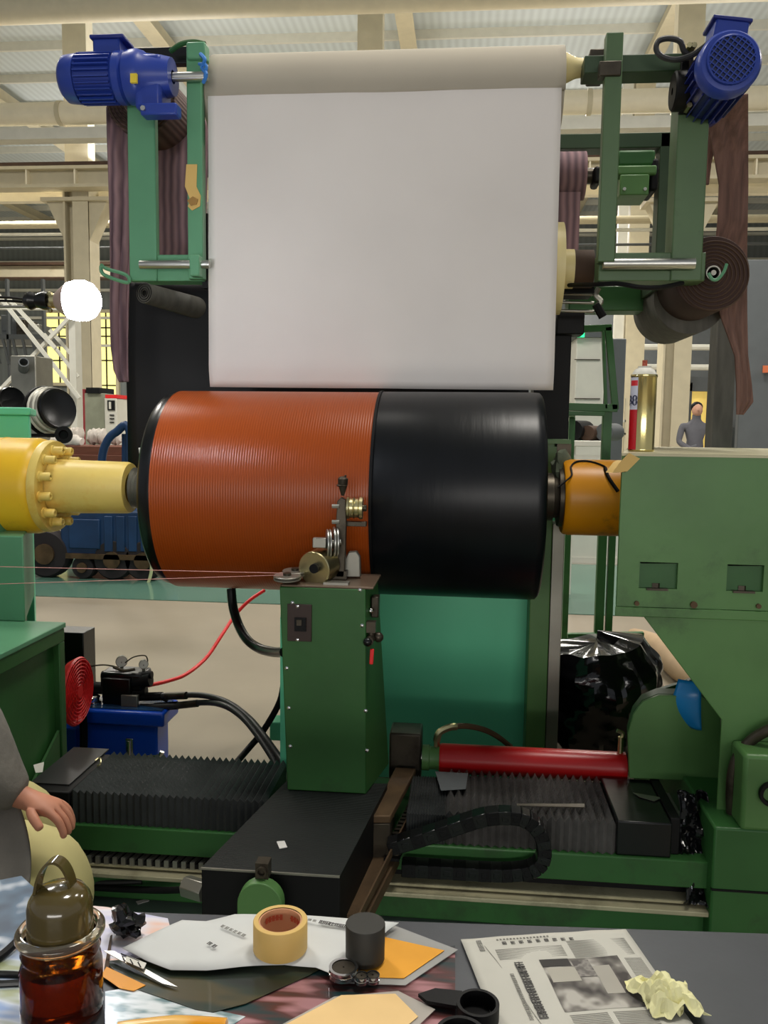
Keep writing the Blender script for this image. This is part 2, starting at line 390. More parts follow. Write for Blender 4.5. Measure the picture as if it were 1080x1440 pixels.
# doorway glow and person at the back right
T = thing('lit_office_booth','small office booth lit yellow behind the standing worker','booth',P(980,640,18))
part(pbox(MB(),955,538,970,700,17.8,.1),'left_wall','grey_panel',T); part(pbox(MB(),993,538,1012,700,17.8,.1),'right_wall','black',T)
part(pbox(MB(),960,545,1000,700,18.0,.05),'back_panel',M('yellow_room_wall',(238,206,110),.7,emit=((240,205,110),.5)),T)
part(pbox(MB(),955,530,1012,550,17.8,.3),'roof_panel','grey_panel',T)
# far worker
q = P(978,600,14); X=q.x; Y=14.0
W = thing('person','person in grey work clothes standing far off beside the yellow doorway','person',(X,Y,0))
vs=[(X,Y,.95),(X,Y,1.15),(X,Y,1.38),(X,Y,1.48),(X+.01,Y,1.62),(X-.2,Y,1.4),(X-.26,Y-.03,1.12),(X-.12,Y-.2,1.02),(X-.02,Y-.26,1.08),(X+.2,Y,1.4),(X+.25,Y,1.12),(X+.2,Y-.2,1.0),(X+.1,Y-.26,1.04),(X-.1,Y,.9),(X-.11,Y,.5),(X-.11,Y,.08),(X-.11,Y-.14,.05),(X+.1,Y,.9),(X+.11,Y,.5),(X+.11,Y,.08),(X+.11,Y-.14,.05)]
es=[(0,1),(1,2),(2,3),(3,4),(2,5),(5,6),(6,7),(7,8),(2,9),(9,10),(10,11),(11,12),(0,13),(13,14),(14,15),(15,16),(0,17),(17,18),(18,19),(19,20)]
rs=[.13,.13,.15,.06,.1,.07,.05,.04,.035,.07,.05,.04,.035,.1,.08,.06,.04,.1,.08,.06,.04]
skin('body',vs,es,rs,M('grey_work_clothes',(92,92,98),.8),W,1)
part(MB().sphere((X+.01,Y-.015,1.63),.095,14,(.88,1,1.15)).sphere((X+.01,Y-.11,1.62),.018,8),'head',M('skin_tone',(196,150,126),.6),W)
part(MB().sphere((X+.01,Y+.02,1.675),.1,14,(.95,1,.9)),'hair','black',W)
# grey cabinet with green indicator behind the stand
T = thing('tall_cabinet','tall pale cabinet with green indicator light behind the green stand','cabinet',P(830,700,9))
part(pbox(MB(),806,474,846,773,9,.6),'body','white_paint',T,bevel=.01)
part(pbox(MB(),846,476,875,773,9.1,.6),'side_body','grey_panel',T,bevel=.01)
part(pbox(MB(),806,462,850,474,8.95,.65),'top_rail','grey_panel',T)
part(pbox(MB(),812,468,822,474,8.93,.02),'indicator',M('green_light',(40,230,130),.5,emit=((40,240,140),1.6)),T)
for y_ in (505,560): part(pbox(MB(),808,y_,844,y_+1.2,8.985,.016),'door_gap','dark_steel',T)
# benches and bundles beyond the stand
T = thing('packing_bench','white packing bench cluttered with bundles behind the green stand','bench',P(850,700,7))
part(pbox(MB(),796,620,856,628,6.6,.7),'bench_top','white_paint',T,bevel=.005)
for x_ in (800,848): part(pbox(MB(),x_,628,x_+6,836,6.65,.05),'leg','white_paint',T)
part(pbox(MB(),796,640,856,644,6.62,.03),'rail','white_paint',T)
bund='dark bundles on the packing bench'
for i,(x_,y_,r_,mt) in enumerate(((812,606,.08,'black'),(832,610,.06,'core'),(856,604,.07,'grey_panel'))):
    q=P(x_,y_,6.9); q.z=P(820,620,6.8).z+r_
    tag(part(MB().cyl((q.x-.05,q.y-.1,q.z),(q.x+.08,q.y+.14,q.z),r_,seg=16).cyl((q.x-.052,q.y-.104,q.z),(q.x-.04,q.y-.08,q.z),r_*.35),'rolled_bundle',mt),('black roll','brown roll','grey roll')[i]+' lying on the white packing bench','bundle')
for i,(x_,w_,y_,mt,lb) in enumerate(((800,34,585,'white_paint','long white carton on shelf behind the green stand'),(838,22,588,'grey_panel','grey carton right of the long white one'))):
    pass
T = thing('shelf_unit','low white shelf unit stacked with pale goods behind the green stand','shelf',P(830,640,11))
part(pbox(MB(),790,590,880,593,11,.5),'shelf_board','white_paint',T); part(pbox(MB(),790,608,880,611,11,.5),'shelf_board','white_paint',T)
for x_ in (792,826,858,876): part(pbox(MB(),x_,560,x_+2.5,746,11,.05),'shelf_post','cream',T)
gd='goods on the far shelf unit'
cols_=[(200,190,180),(60,60,66),(214,180,170),(90,96,100),(226,222,214),(50,60,60),(190,150,140)]
for i in range(7):
    x_=797+i*11.5; zb_=P(x_,590,11).z; q=P(x_,580,11.1); mb=MB()
    if i%2: mb.sphere((q.x,11.2,zb_+.07),.09,10,(1,1,.8))
    else: mb.cyl((q.x-.08,11.2,zb_+.05),(q.x+.06,11.25,zb_+.05),.055)
    tag(part(mb,'wrapped_goods',M('goods_%d'%i,cols_[i],.7)),('grey-beige','charcoal','pale pink','slate','white','blackish green','rose')[i]+' wrapped bundle on the far low shelf','bundle',gd)
# low white board at right gap
T=thing('white_barrier','low white barrier board standing beyond the green lane','barrier',P(820,790,8.4))
part(pbox(MB(),770,700,880,786,8.4,.05),'board','white_paint',T,bevel=.004); part(pbox(MB(),768,784,882,800,8.38,.1),'foot','white_paint',T)
# ------------------------------------------------- left background
T=thing('bracing_frame','white crossed steel bracing beyond the left machine','bracing',P(50,560,12))
for k,(a_,b_,w_) in enumerate((((-30,380),(112,560),.05),((12,420),(78,490),.04),((112,432),(-20,570),.06),((62,470),(110,530),.035),((70,464),(102,500),.03))):
    part(MB().bar(P(a_[0],a_[1],12.0+.06*k),P(b_[0],b_[1],12.0+.06*k),w_,.05),'brace','white_paint',T)
part(MB().cyl(P(-30,434,12.3),P(100,435,12.3),.02),'tie_rod','white_paint',T)
for x_ in (-22,104): 
    q=P(x_,500,12.2); part(MB().box((q.x-.05,12.15,0),(q.x+.05,12.35,q.z+.8)),'bracing_post','white_paint',T)
T=thing('mezzanine_rack','dark rack platform with steelwork behind the white bracing','rack',P(30,600,20))
part(pbox(MB(),-60,470,66,477,18,1.5),'platform','grey_panel',T)
for x_ in (-30,12,62): part(pbox(MB(),x_-1.5,392,x_+1.5,650,18,.1),'upright','grey_panel',T)
part(pbox(MB(),-60,425,66,428,18,.05),'guard_rail','white_paint',T)
for i in range(5): 
    part(MB().bar(P(-10+i*14,477,18),P(0+i*13,512,18),.05,.05),'strut','grey_panel',T)
for i,(x_,w_) in enumerate(((5,16),(26,12),(42,16))):
    zb_=P(x_,470,18).z; a_=P(x_,460,18.4); b_=P(x_+w_,460,18.4)
    tag(part(MB().box((a_.x,18.3,zb_),(b_.x,18.9,zb_+.45-.1*i)).box((a_.x+.03,18.28,zb_+.1),(b_.x-.03,18.3,zb_+.25)),'storage_crate',('grey_panel','dark_steel','alu')[i],bevel=.01),('large grey crate on the left end of the dark rack','middle dark crate on the dark rack','pale metal crate on the right end of the dark rack')[i],'crate')
T=thing('grey_tank','square grey tank with round pipe mouth behind the cable reels','tank',P(36,640,9))
part(pbox(MB(),18,500,53,765,9,.4),'tank_body','alu',T,bevel=.01)
q=P(44,509,9); q2=P(33,519,9)
part(MB().lathe((q2.x,9,q2.z),V(q.x-q2.x,-.16,q.z-q2.z),[(0,.055),(.17,.055),(.17,.042),(.06,.042)],18,cap=False),'pipe_mouth','grey_panel',T)
# cable reels (dark disc with pale rims)
for i,(cx,cy,tilt,sc_) in enumerate(((12,566,1.0,.62),(76,576,1.02,.86))):
    c_=P(cx,cy,5.5); ax=V(sin(tilt),-cos(tilt),.18).normalized()
    T=thing('cable_reel',('tilted black cable reel with pale coiled cable nearer the bulb column','black cable reel at the left edge above the teal cabinet')[1-i],'cable reel',(c_.x,5.5,c_.z-.2*sc_),None)
    e=Vector((sc_,sc_,sc_))
    part(MB().lathe(c_-ax*-.03,ax,[(0,.0),(0,.15*sc_),(.015,.16*sc_),(.03,.15*sc_),(.02,.12*sc_),(.02,.001)],28,cap=False),'reel_disc','black_gloss',T)
    part(MB().lathe(c_-ax*.09,ax,[(0,.001),(0,.2*sc_),(.012,.205*sc_),(.024,.2*sc_),(.024,.001)],28,cap=False),'back_flange','black',T)
    for k in range(4):
        rr=(.178-.006*k)*sc_; o_=c_-ax*(.05-.022*k); u=ax.orthogonal().normalized(); w_=ax.cross(u)
        part(MB().tube([o_+(u*cos(t)+w_*sin(t))*rr for t in [2*pi*j/24 for j in range(25)]],.012,6,1),'cable_turn','white_paint' if k%2==0 else 'alu',T)
    hx=P(-30-25*i,cy,5.6).x; part(MB().cyl((c_.x,c_.y+.1,c_.z),(hx,c_.y+.1,c_.z),.015).box((hx-.03,c_.y+.08,0),(hx+.03,c_.y+.13,c_.z+.03)),'reel_post','black',T)
q=P(90,612,5.4)
tag(part(MB().lathe((q.x,5.4,q.z),V(.4,-1,.1),[(0,.0),(0,.055),(.05,.055),(.05,.03),(.02,.025),(.02,0)],20,cap=False).cyl((q.x,5.43,q.z),(P(-110,612,5.43).x,5.43,q.z-.02),.012).cyl((P(-110,612,5.43).x,5.43,0),(P(-110,612,5.43).x,5.43,q.z),.02),'small_reel','black'),'small black reel on a stem under the tilted cable reel','reel')
# wrapped cloth rolls on a wooden crate
T=thing('wooden_crate','reddish wooden crate under the white bundles behind the yellow shaft','crate',P(130,760,8.0))
part(pbox(MB(),92,627,182,795,8.0,.5),'crate_body','wood',T,bevel=.01)
for y_ in (640,655,670): part(pbox(MB(),91,y_,183,y_+10,7.98,.02),'crate_slat','wood',T,bevel=.003)
mfold=M('wrinkled_white_cloth',(208,200,190),.85,var=.12,scale=30,bump=.4,bscale=26)
for i,(x0,y0,x1,y1,r_,lb) in enumerate(((100,606,118,612,.075,'crumpled white cloth bundle left on the wooden crate'),(124,606,152,610,.07,'rolled white cloth in the middle of the wooden crate'),(155,612,172,618,.06,'small white cloth roll right on the wooden crate'),(92,619,138,620,.045,'flat folded white cloth along the crate edge'))):
    a_=P(x0,y0,8.2+.05*i); b_=P(x1,y1,8.25+.05*i); r_*=1.2; zz_=P(130,627,8.0).z+r_
    if i==3: a_.y=b_.y=8.06; zz_-=.01
    mb=MB(); n=10
    pts=[V(a_.x+(b_.x-a_.x)*j/n,a_.y,zz_) for j in range(n+1)]
    mb.tube(pts,r_,12,1,[r_*(.6 if j in(0,n) else .9+.13*sin(j*2.3+i)) for j in range(n+1)])
    for k,v in enumerate(mb.v):
        d=noise.noise(Vector(v)*14)*.02; mb.v[k]=(v[0]+d,v[1]+d,max(v[2]+d,P(130,627,8.0).z+.001))
    tag(part(mb,'cloth_bundle',mfold),lb,'cloth bundle')
# cabinets far left
T=thing('control_cabinet','tall grey-green control cabinet with red side beyond the column','cabinet',P(132,640,14))
part(pbox(MB(),120,553,148,700,14,.6),'cabinet_door',M('grey_green_door',(148,152,132),.5),T,bevel=.01)
part(pbox(MB(),114,547,121,700,14,.6),'red_side',M('dull_red_paint',(150,52,56),.5),T,bevel=.01)
part(pbox(MB(),121,545,140,553,13.95,.6),'top_box','black_gloss',T)
T=thing('instrument_cabinet','cream machine panel with red top strip beside the control cabinet','panel',P(157,640,13.8))
part(pbox(MB(),148,560,165,700,13.8,.6),'panel_body','white_paint',T,bevel=.01); part(pbox(MB(),148,555,165,560,13.8,.6),'red_strip','red_plastic',T)
part(pbox(MB(),151,563,161,577,13.78,.02),'display','black_gloss',T); part(pbox(MB(),153,565,156,575,13.77,.02),'display_mark','white_paint',T)
for y_ in (583,588,593): part(pbox(MB(),154,y_,160,y_+1.5,13.78,.02),'button','black',T)
T=thing('red_notice','white notice with red border and round red emblem on the column','notice',P(104,577,16.7))
part(pbox(MB(),97,555,112,577,16.7,.02),'notice_board','white_paint',T)
mr=M('notice_red',(200,60,56),.6)
q0=P(98,556,16.69); q1=P(111,576,16.69); 
part(MB().box((q0.x,16.68,q0.z-.02),(q1.x,16.7,q0.z)).box((q0.x,16.68,q1.z),(q1.x,16.7,q1.z+.02)).box((q0.x,16.68,q1.z),(q0.x+.02,16.7,q0.z)).box((q1.x-.02,16.68,q1.z),(q1.x,16.7,q0.z)),'notice_border',mr,T)
qc=P(104.5,563.5,16.69)
part(MB().lathe((qc.x,16.7,qc.z),(0,-1,0),[(0,.075),(.02,.075),(.02,.055),(0,.055)],20,cap=False).bar((qc.x-.045,16.68,qc.z+.045),(qc.x+.045,16.68,qc.z-.045),.02,.02,(0,1,0)).box((qc.x-.03,16.68,qc.z-.03),(qc.x-.01,16.69,qc.z+.03)).box((qc.x+.01,16.68,qc.z-.03),(qc.x+.03,16.69,qc.z+.03)),'emblem',mr,T)
part(MB().box((qc.x-.08,16.68,qc.z-.16),(qc.x-.02,16.69,qc.z-.11)).box((qc.x+.0,16.68,qc.z-.16),(qc.x+.06,16.69,qc.z-.11)),'lettering_mark',mr,T)
part(MB().box((qc.x-.1,16.72,q1.z),(qc.x+.1,16.76,q0.z)),'fixing','cream',T)
# blue cart
T=thing('tow_cart','dark blue wheeled cart with tall arched handle behind the drum end','cart',P(140,815,6.9))
part(pbox(MB(),84,718,216,782,6.75,.6),'cart_body','cart_blue',T,bevel=.02)
part(pbox(MB(),96,730,140,772,6.73,.03),'front_box','cart_blue',T,bevel=.01)
part(pbox(MB(),92,780,215,787,6.72,.6),'chassis','rust',T)
for i in range(4): part(pbox(MB(),146+i*17,726,158+i*17,776,6.735,.02),'body_rib','cart_blue',T,bevel=.006)
hb=[P(142,720,6.9),P(143,650,6.9),P(150,622,6.9),P(163,608,6.9),P(182,606,6.9),P(186,720,6.9)]
part(MB().tube(hb,.035,10),'arched_handle','cart_blue',T); part(MB().tube([P(176,610,6.95),P(176,720,6.95)],.03,8,1),'handle_post','cart_blue',T)
for (x_,r_) in ((68,.205),(162,.17),(120,.1),(205,.17)):
    q=P(x_,785,6.8); 
    wl=part(MB().lathe((q.x,6.74,r_),(0,1,0),[(0,r_*.55),(.0,r_*.9),(.025,r_),(.11,r_),(.135,r_*.9),(.135,r_*.55)],26,cap=True),'wheel','tyre',T)
    part(MB().cyl((q.x,6.72,r_),(q.x,6.89,r_),r_*.42),'wheel_hub','rust',wl)
part(MB().bar((P(68,785,6.85).x,6.82,.2),(P(205,785,6.85).x,6.82,.24),.06,.06),'axle_beam','cart_blue',T)
# ================================================= BUILDING DRUM LINE
AY, AZ = 2.65, 1.093
XL, XR = -.905, .225
XM = P(520,690,2.34).x
T=thing('winding_drum','large black drum half wound with copper brown cord across the machine','drum',(-.35,AY,AZ-.313))
drum_or = wave(M('copper_brown_cord_winding',(156,68,14),.33,spec=.4,var=.06,scale=3,stretch=(1,.2,.2)),'X',42,(.86,.84,.8),(1,1,1),.2)
part(MB().lathe((XL+.012,AY,AZ),(1,0,0),[(0,.30),(.0,.3105),(XM-XL-.012,.3125),(XM-XL-.012,.30)],128,cap=False),'cord_winding',drum_or,T,smooth=50)
drum_bk = M('black_rubber_skin',(9,12,16),.34,var=.25,scale=5,stretch=(3,.4,.4),bump=.06,bscale=14,spec=.35)
part(MB().lathe((XM,AY,AZ),(1,0,0),[(0,.2),(0,.311),(.006,.3145),(XR-XM-.03,.3165),(XR-XM-.008,.315),(XR-XM,.306),(XR-XM,.06)],128,cap=False),'rubber_cover',drum_bk,T,smooth=50,label='black rubber covered right half')
part(MB().lathe((XL-.035,AY,AZ),(1,0,0),[(0,.05),(0,.275),(.004,.29),(.014,.3),(.03,.304),(.046,.308),(.06,.303)],128,cap=False),'drum_rim','black_gloss',T,smooth=50,label='glossy black rim at the left end')
part(MB().lathe((XM-.004,AY,AZ),(1,0,0),[(0,.31),(.001,.3165),(.009,.3175),(.01,.31)],96,cap=False),'joint_lip','black',T)
# left spindle
T=thing('yellow_spindle_head','yellow flanged spindle head with bolts left of the drum','spindle',(-1.5,AY,.93))
x0=P(58,680,2.6).x
part(MB().lathe((-2.1,AY,AZ),(1,0,0),[(0,.155),(-x0*0+(x0+2.1)-.03,.155),((x0+2.1)-.012,.15),((x0+2.1),.14),((x0+2.1),.05)],64,cap=False),'housing','yellow',T,smooth=45)
x1=P(180,690,2.6).x
part(MB().lathe((x0-.01,AY,AZ),(1,0,0),[(0,.092),(.02,.088),(x1-x0-.01,.083),(x1-x0,.079),(x1-x0,.05)],48,cap=False),'shaft_sleeve','yellow_pale',T,smooth=45,label='pale worn yellow sleeve')
part(MB().lathe((x0,AY,AZ),(1,0,0),[(0,.125),(.0,.148),(.012,.15),(.026,.146),(.026,.092)],48,cap=False),'bolt_flange','yellow_pale',T,smooth=45)
b0=None
for k in range(12):
    a=2*pi*k/12+.2; c=V(x0+.02,AY+.118*cos(a),AZ+.118*sin(a))
    part(MB().lathe(c,(1,0,0),[(0,.017),(.012,.018),(.014,.014),(.04,.014),(.044,.011),(.044,.006),(.03,.006)],12,cap=False),'cap_screw','yellow_pale',T)
for s_ in (-.4,0,.4):
    part(MB().lathe((x0-.14+s_*.1,AY,AZ),(1,0,0),[(0,.155),(.001,.1565),(.004,.1565),(.005,.155)],64,cap=False),'groove_ring','yellow',T) if s_==0 else None
part(MB().tube([(x0-.17,AY-.12,AZ+.105),(x0-.125,AY-.157,AZ+.03),(x0-.13,AY-.156,AZ-.05),(x0-.18,AY-.11,AZ-.12)],.003,6),'loose_cable','black',T)
T=thing('threaded_adapter','dark greasy threaded adapter between the yellow sleeve and drum','adapter',((x1+XL)/2,AY,AZ-.06))
pr=[(0,.055)]
L_=XL-.035-x1
n=7
for k in range(n): pr+=[(L_*.72*(k+.2)/n,.066),(L_*.72*(k+.7)/n,.058)]
pr+=[(L_*.75,.055),(L_*.78,.078),(L_*.9,.085),(L_*1.0,.085),(L_*1.0,.03)]
part(MB().lathe((x1,AY,AZ),(1,0,0),pr,36,cap=False),'thread','alu',T,smooth=30)
part(MB().lathe((x1+L_*.86,AY,AZ),(1,0,0),[(0,.085),(0,.098),(L_*.12,.098),(L_*.12,.085)],40,cap=False),'locking_collar','alu',T)
part(MB().obox((x1+L_*.35,AY-.03,AZ+.09),V(.004,0,0),V(0,.012,0),V(-.006,0,.04)),'collar_lug','white_paint',T,bevel=.002)
# pedestal and base at left
T=thing('headstock_cabinet','green steel base with framed side panel at the left edge','machine base',(-1.6,2.1,0))
bx=-1.215; by=2.47; bz=.68
part(MB().box((-2.3,2.0,0),(bx-.02,by-.01,bz-.01)),'base_body','green_dk',T)
part(MB().box((bx-.03,2.0,bz-.05),(bx,by,bz)).box((bx-.03,by-.035,0),(bx,by,bz-.05)).box((bx-.03,2.0,.18),(bx,by-.035,.225)),'panel_frame','green_dk',T,bevel=.003)
part(MB().box((-2.3,1.98,bz-.008),(bx+.003,by+.005,bz+.008)),'top_plate','green_lt',T,bevel=.003)
part(MB().prism([(bx-.012,2.2,.225),(bx-.012,by-.04,.225),(bx-.012,by-.04,.36)],(.008,0,0)),'gusset','green_dk',T)
T=thing('headstock_pedestal','green pedestal below the yellow spindle head at the left edge','pedestal',(-1.6,2.6,bz+.008))
px_=P(48,820,2.46).x
plan=lambda pts,z0,z1: MB().prism([(x,y,z0) for x,y in pts],(0,0,z1-z0))
px_=P(34,820,2.46).x; rx_=P(48,820,2.84).x
part(plan([(-2.2,2.46),(px_,2.46),(rx_,2.84),(-2.2,2.84)],bz+.008,AZ-.14),'pedestal_body','green_lt',T,bevel=.004)
part(MB().box((-2.2,2.54,AZ-.145),(px_-.12,2.76,AZ-.1)),'saddle','green_lt',T,bevel=.004)
part(plan([(-2.2,2.48),(px_-.05,2.48),(rx_-.03,2.84),(-2.2,2.84)],0,bz+.01),'rear_leg_block','green_dk',T)
T=thing('teal_motor_cabinet','teal cabinet with overhanging lid behind the yellow spindle head','cabinet',(-1.8,3.1,0))
cx_=P(47,590,3.0).x; zt_=P(30,573,3.0).z; zl_=P(30,584,3.0).z
cr_=P(48,590,3.5).x
part(plan([(-2.6,3.0),(cx_-.015,3.0),(cr_-.015,3.5),(-2.6,3.5)],0,zl_),'cabinet_body','teal',T,bevel=.005)
part(plan([(-2.62,2.98),(cx_,2.98),(cr_,3.52),(-2.62,3.52)],zl_,zt_),'lid','teal',T,bevel=.005)
# right spindle
T=thing('yellow_tailstock_quill','short orange-yellow cylinder between the drum and green tailstock','quill',(.4,AY,AZ-.118))
qx0=P(795,700,AY-.1).x; qx1=.50
part(MB().lathe((qx0,AY,AZ),(1,0,0),[(0,.04),(0,.108),(.005,.113),(.02,.116),(qx1-qx0,.116)],48,cap=False),'quill_body','orange_yellow',T,smooth=45)
part(MB().lathe((qx0-.012,AY,AZ),(1,0,0),[(0,.04),(0,.09),(.012,.092),(.013,.04)],40,cap=False),'red_seal_ring','dark_steel',T)
part(MB().lathe((XR-.002,AY,AZ),(1,0,0),[(0,.03),(0,.073),(.045,.073),(.047,.066),(qx0-XR-.008,.062),(qx0-XR-.008,.03)],32,cap=False),'spindle_nose','dark_steel',T,smooth=30)
def onq(px,py,r=.119):   # point on the quill surface seen at a pixel
    d=ray(px,py); o=CAMLOC; oy=o.y-AY; oz=o.z-AZ
    A=d.y**2+d.z**2; B=2*(oy*d.y+oz*d.z); Cc=oy*oy+oz*oz-r*r; di=B*B-4*A*Cc
    t=(-B-sqrt(max(di,0)))/(2*A); return o+d*t
wp=[onq(x_,y_) for x_,y_ in ((784,686),(795,677),(804,668),(803,656),(812,649),(830,649),(850,656),(853,664),(862,680),(868,690))]
part(MB().tube(wp,.0028,6),'tied_wire','black',T); part(MB().tube([onq(851,658),onq(856,672),onq(869,691)],.006,6),'wire_tape','black',T)
T=thing('tape_piece','torn yellow masking tape hanging from the tailstock corner','tape',P(862,672,2.3))
tp=[P(x_,y_,2.135) for x_,y_ in ((885,637),(900,645),(882,663),(861,665),(872,650))]
part(MB().prism(tp,(0,.002,0)),'tape_strip','tape',T)
part(MB().prism([P(x_,y_,2.15) for x_,y_ in ((861,665),(872,650),(878,647),(880,664))],(0,.1,-.004)),'tape_tail','tape',T)
# tailstock
TY=2.15
T=thing('tailstock','big green tailstock box on a tapering column at the right','machine housing',(.75,2.6,0))
a=P(876,634,TY); b_=P(876,866,TY); RX=1.35
zt=1.243; zb=b_.z+.0; z2=P(876,853,TY).z
ar=P(884,740,3.1).x
mb=plan([(a.x+.012,TY+.012),(RX,TY+.012),(RX,3.1),(ar,3.1)],z2,zt-.006); part(mb,'housing_core','green',T)
# front plate with two recessed windows, built as strips round the openings
wins=[(899,792,953,827),(1022,795,1074,831)]
xs=[a.x,P(899,810,TY).x,P(953,810,TY).x,P(1022,812,TY).x,P(1074,812,TY).x,RX]
za=P(930,791,TY).z; zc=P(930,828,TY).z
mb=MB()
mb.box((a.x,TY,za),(RX,TY+.014,zt)); mb.box((a.x,TY,z2+.001),(RX,TY+.014,zc))
for i in (0,2,4): mb.box((xs[i],TY,zc),(xs[i+1],TY+.014,za))
part(mb,'front_plate','green',T)
part(plan([(a.x-.004,TY-.006),(RX,TY-.006),(RX,3.1),(ar,3.1)],zb,z2),'lower_flange','green',T,bevel=.002)
part(plan([(a.x-.002,TY-.002),(RX,TY-.002),(RX,3.1),(ar-.01,3.1)],zt-.006,zt),'top_plate','rail',T)
for i in (1,3):
    x0_,x1_=xs[i],xs[i+1]
    mb=MB(); mb.prism([(x0_,TY+.002,za),(x0_+.004,TY+.002,za-.004),((x0_+x1_)/2,TY+.002,za+.004),(x1_-.004,TY+.002,za-.002),(x1_,TY+.002,za)],(0,.012,0))
    part(mb,'recess_lip','green',T)
    part(MB().box((x0_,TY+.0118,zc),(x1_,TY+.013,za)),'recess_back','green_dk',T)
    cxx=(x0_+x1_)/2-.002
    nt=part(MB().cyl((cxx,TY+.02,zc-.002),(cxx,TY+.02,zc+.012),.014,seg=6).box((cxx-.026,TY-.006,zc-.004),(cxx+.026,TY+.03,zc+.001)).cyl((cxx,TY+.02,zc+.01),(cxx,TY+.02,zc+.02),.007,seg=10),'holding_nut','dark_steel',T)
for px2,py2 in ((895,850),(975,852),(1066,854)):
    q=P(px2,py2-2,TY); part(MB().cyl((q.x,TY+.002,q.z),(q.x,TY-.008,q.z),.0085 if px2==975 else .006,seg=12),'bolt_head','rust',T)
# sloping underside and column
pts=[P(905,877,TY+.004),P(1010,1012,TY+.004)]
xc0=P(1010,1100,TY).x
poly=[(b_.x+.05,TY+.004,zb),(xc0,TY+.004,pts[1].z),(xc0,TY+.004,0.34),(RX-.3,TY+.004,.34),(RX-.3,TY+.004,zb)]
part(MB().prism(poly,(.29,.85,0)),'column','green',T,bevel=.003)
q=P(1042,1060,TY-.08)
part(MB().box((P(1041,1100,TY-.08).x,TY-.1,.34),(RX,TY+.004,P(1060,1062,TY-.1).z)),'side_cover','green',T,bevel=.01)
qq=P(1077,1115,TY-.1)
part(MB().lathe((qq.x+.012,TY-.101,qq.z),(0,-1,0),[(0,.03),(.012,.03),(.012,.022),(0,.02)],26,cap=False),'cable_gland','black',T)
part(MB().tube([P(1031,1172,TY-.01),P(1028,1120,TY-.02),P(1033,1075,TY-.02),P(1052,1045,TY-.02),P(1085,1025,TY-.04),P(1130,1015,TY-.05)],.0135,10),'conduit','dark_steel',T)
part(MB().cyl(P(1026,1176,TY-.03),P(1026,1160,TY-.03),.018,seg=6).cyl(P(1024,1168,TY-.02),P(1034,1168,TY-.02),.012,seg=6),'hose_nut','green_dk',T)
part(MB().box((P(1003,1200,2.05).x,2.05,.03),(RX,3.0,.345)),'foot_block','green_dk',T,bevel=.006)
part(MB().box((P(1003,1200,2.05).x+.0,2.047,.185),(RX,2.06,.19)),'foot_seam','black',T)
# rounded bracket holding red cylinder
bY=2.37
ol=[P(884,1092,bY),P(882,1030,bY),P(890,1002,bY),P(903,985,bY),P(925,976,bY),P(985,977,bY),P(1012,1000,bY),P(1012,1097,bY)]
T=thing('cylinder_bracket','green rounded bracket plate holding the right end of the red cylinder','bracket',(P(945,1095,bY).x,2.25,ol[0].z))
part(MB().prism(ol,(.01,.06,0)),'bracket_body','green_dk',T,bevel=.004)
part(MB().prism([p+V(0,-.012,0) for p in ol],(0,.012,0)),'front_plate','green',T,bevel=.002)
part(MB().box((P(985,1090,bY).x,bY+.02,.3),(P(1003,1090,bY).x,bY+.05,ol[0].z)),'bracket_web','black',T)
T=thing('blue_curved_film','translucent blue scoop hooked over the top of the rounded bracket','plastic scoop',P(965,1022,2.33))
mbl_=M('translucent_blue',(30,140,210),.3,trans=.25)
def film(u,v):
    p=P(0,0,1); yy=960+v*66; xl=948+(14*(v-.35)**2*4 if v>.35 else 30*(.35-v)); xr_=986-4*v*(1-v)
    q=P(xl+(xr_-xl)*u,yy,2.345); q.y=2.34+.02*(u-.5)**2*4*0+(.025*(1-u)**2)
    return (q.x,q.y+(.05*(.25-v)*4*.3 if v<.25 else 0),q.z)
part(MB().grid(film,10,14),'film_shell',mbl_,T,solid=.003,smooth=60)  # thin curved blue surface across the bracket's top edge
q=P(955,985,2.55)
tag(part(MB().prism([P(922,972,2.7),P(975,955,2.7),P(1000,990,2.7),P(985,1010,2.7),P(940,1000,2.7)],(.0,.02,0)).box((P(960,990,2.7).x,2.72,0),(P(975,990,2.7).x,2.74,P(960,980,2.7).z)),'angled_plate','green_dk'),'dark green plate on a post leaning behind the rounded bracket','plate')
tag(part(MB().tube([P(906,1000,3.0)+V(0,0,-.0),P(925,992,2.9),P(940,988,2.8)],.004,6),'red_wire','red'),'short red wire by the black bag','wire')
# spray can on tailstock
cx2=P(902,620,2.36).x; cz=zt; R_=.0335
T=thing('spray_can','gold and red aerosol can standing on the green tailstock','spray can',(cx2,2.36,cz))
H_=P(902,528,2.36).z-cz
part(MB().lathe((cx2,2.36,cz),(0,0,1),[(0,.0),(0,R_*.96),(.004,R_*1.03),(.007,R_),(H_-.006,R_),(H_-.003,R_*1.05),(H_+.002,R_*1.02),(H_+.002,0)],40,cap=False),'can_body',M('gold_can_metal',(222,206,140),.16,1,var=.02),T,smooth=50)
def wrap(px0,px1,z0,z1,mt,nm,k,r=R_+.0004):
    mb=MB()
    a0=math.asin(max(-1,min(1,(px0)))); a1=math.asin(max(-1,min(1,(px1)))); n=8
    yaw=math.atan2(cx2,2.36)
    mb.grid(lambda u,v:(cx2+(r+.00015*k)*sin(a0+(a1-a0)*u - yaw),2.36-(r+.00015*k)*cos(a0+(a1-a0)*u - yaw),z0+(z1-z0)*v),n,1)
    return part(mb,nm,mt,T)
mred=M('can_label_red',(196,22,30),.35); mwh=M('can_label_white',(214,214,228),.35); mnv=M('can_label_navy',(36,40,76),.4)
wrap(-.999,-.42,cz+.003,cz+H_*.55,mred,'red_label',1); wrap(-.999,-.42,cz+H_*.55,cz+H_-.006,mwh,'white_label',1)
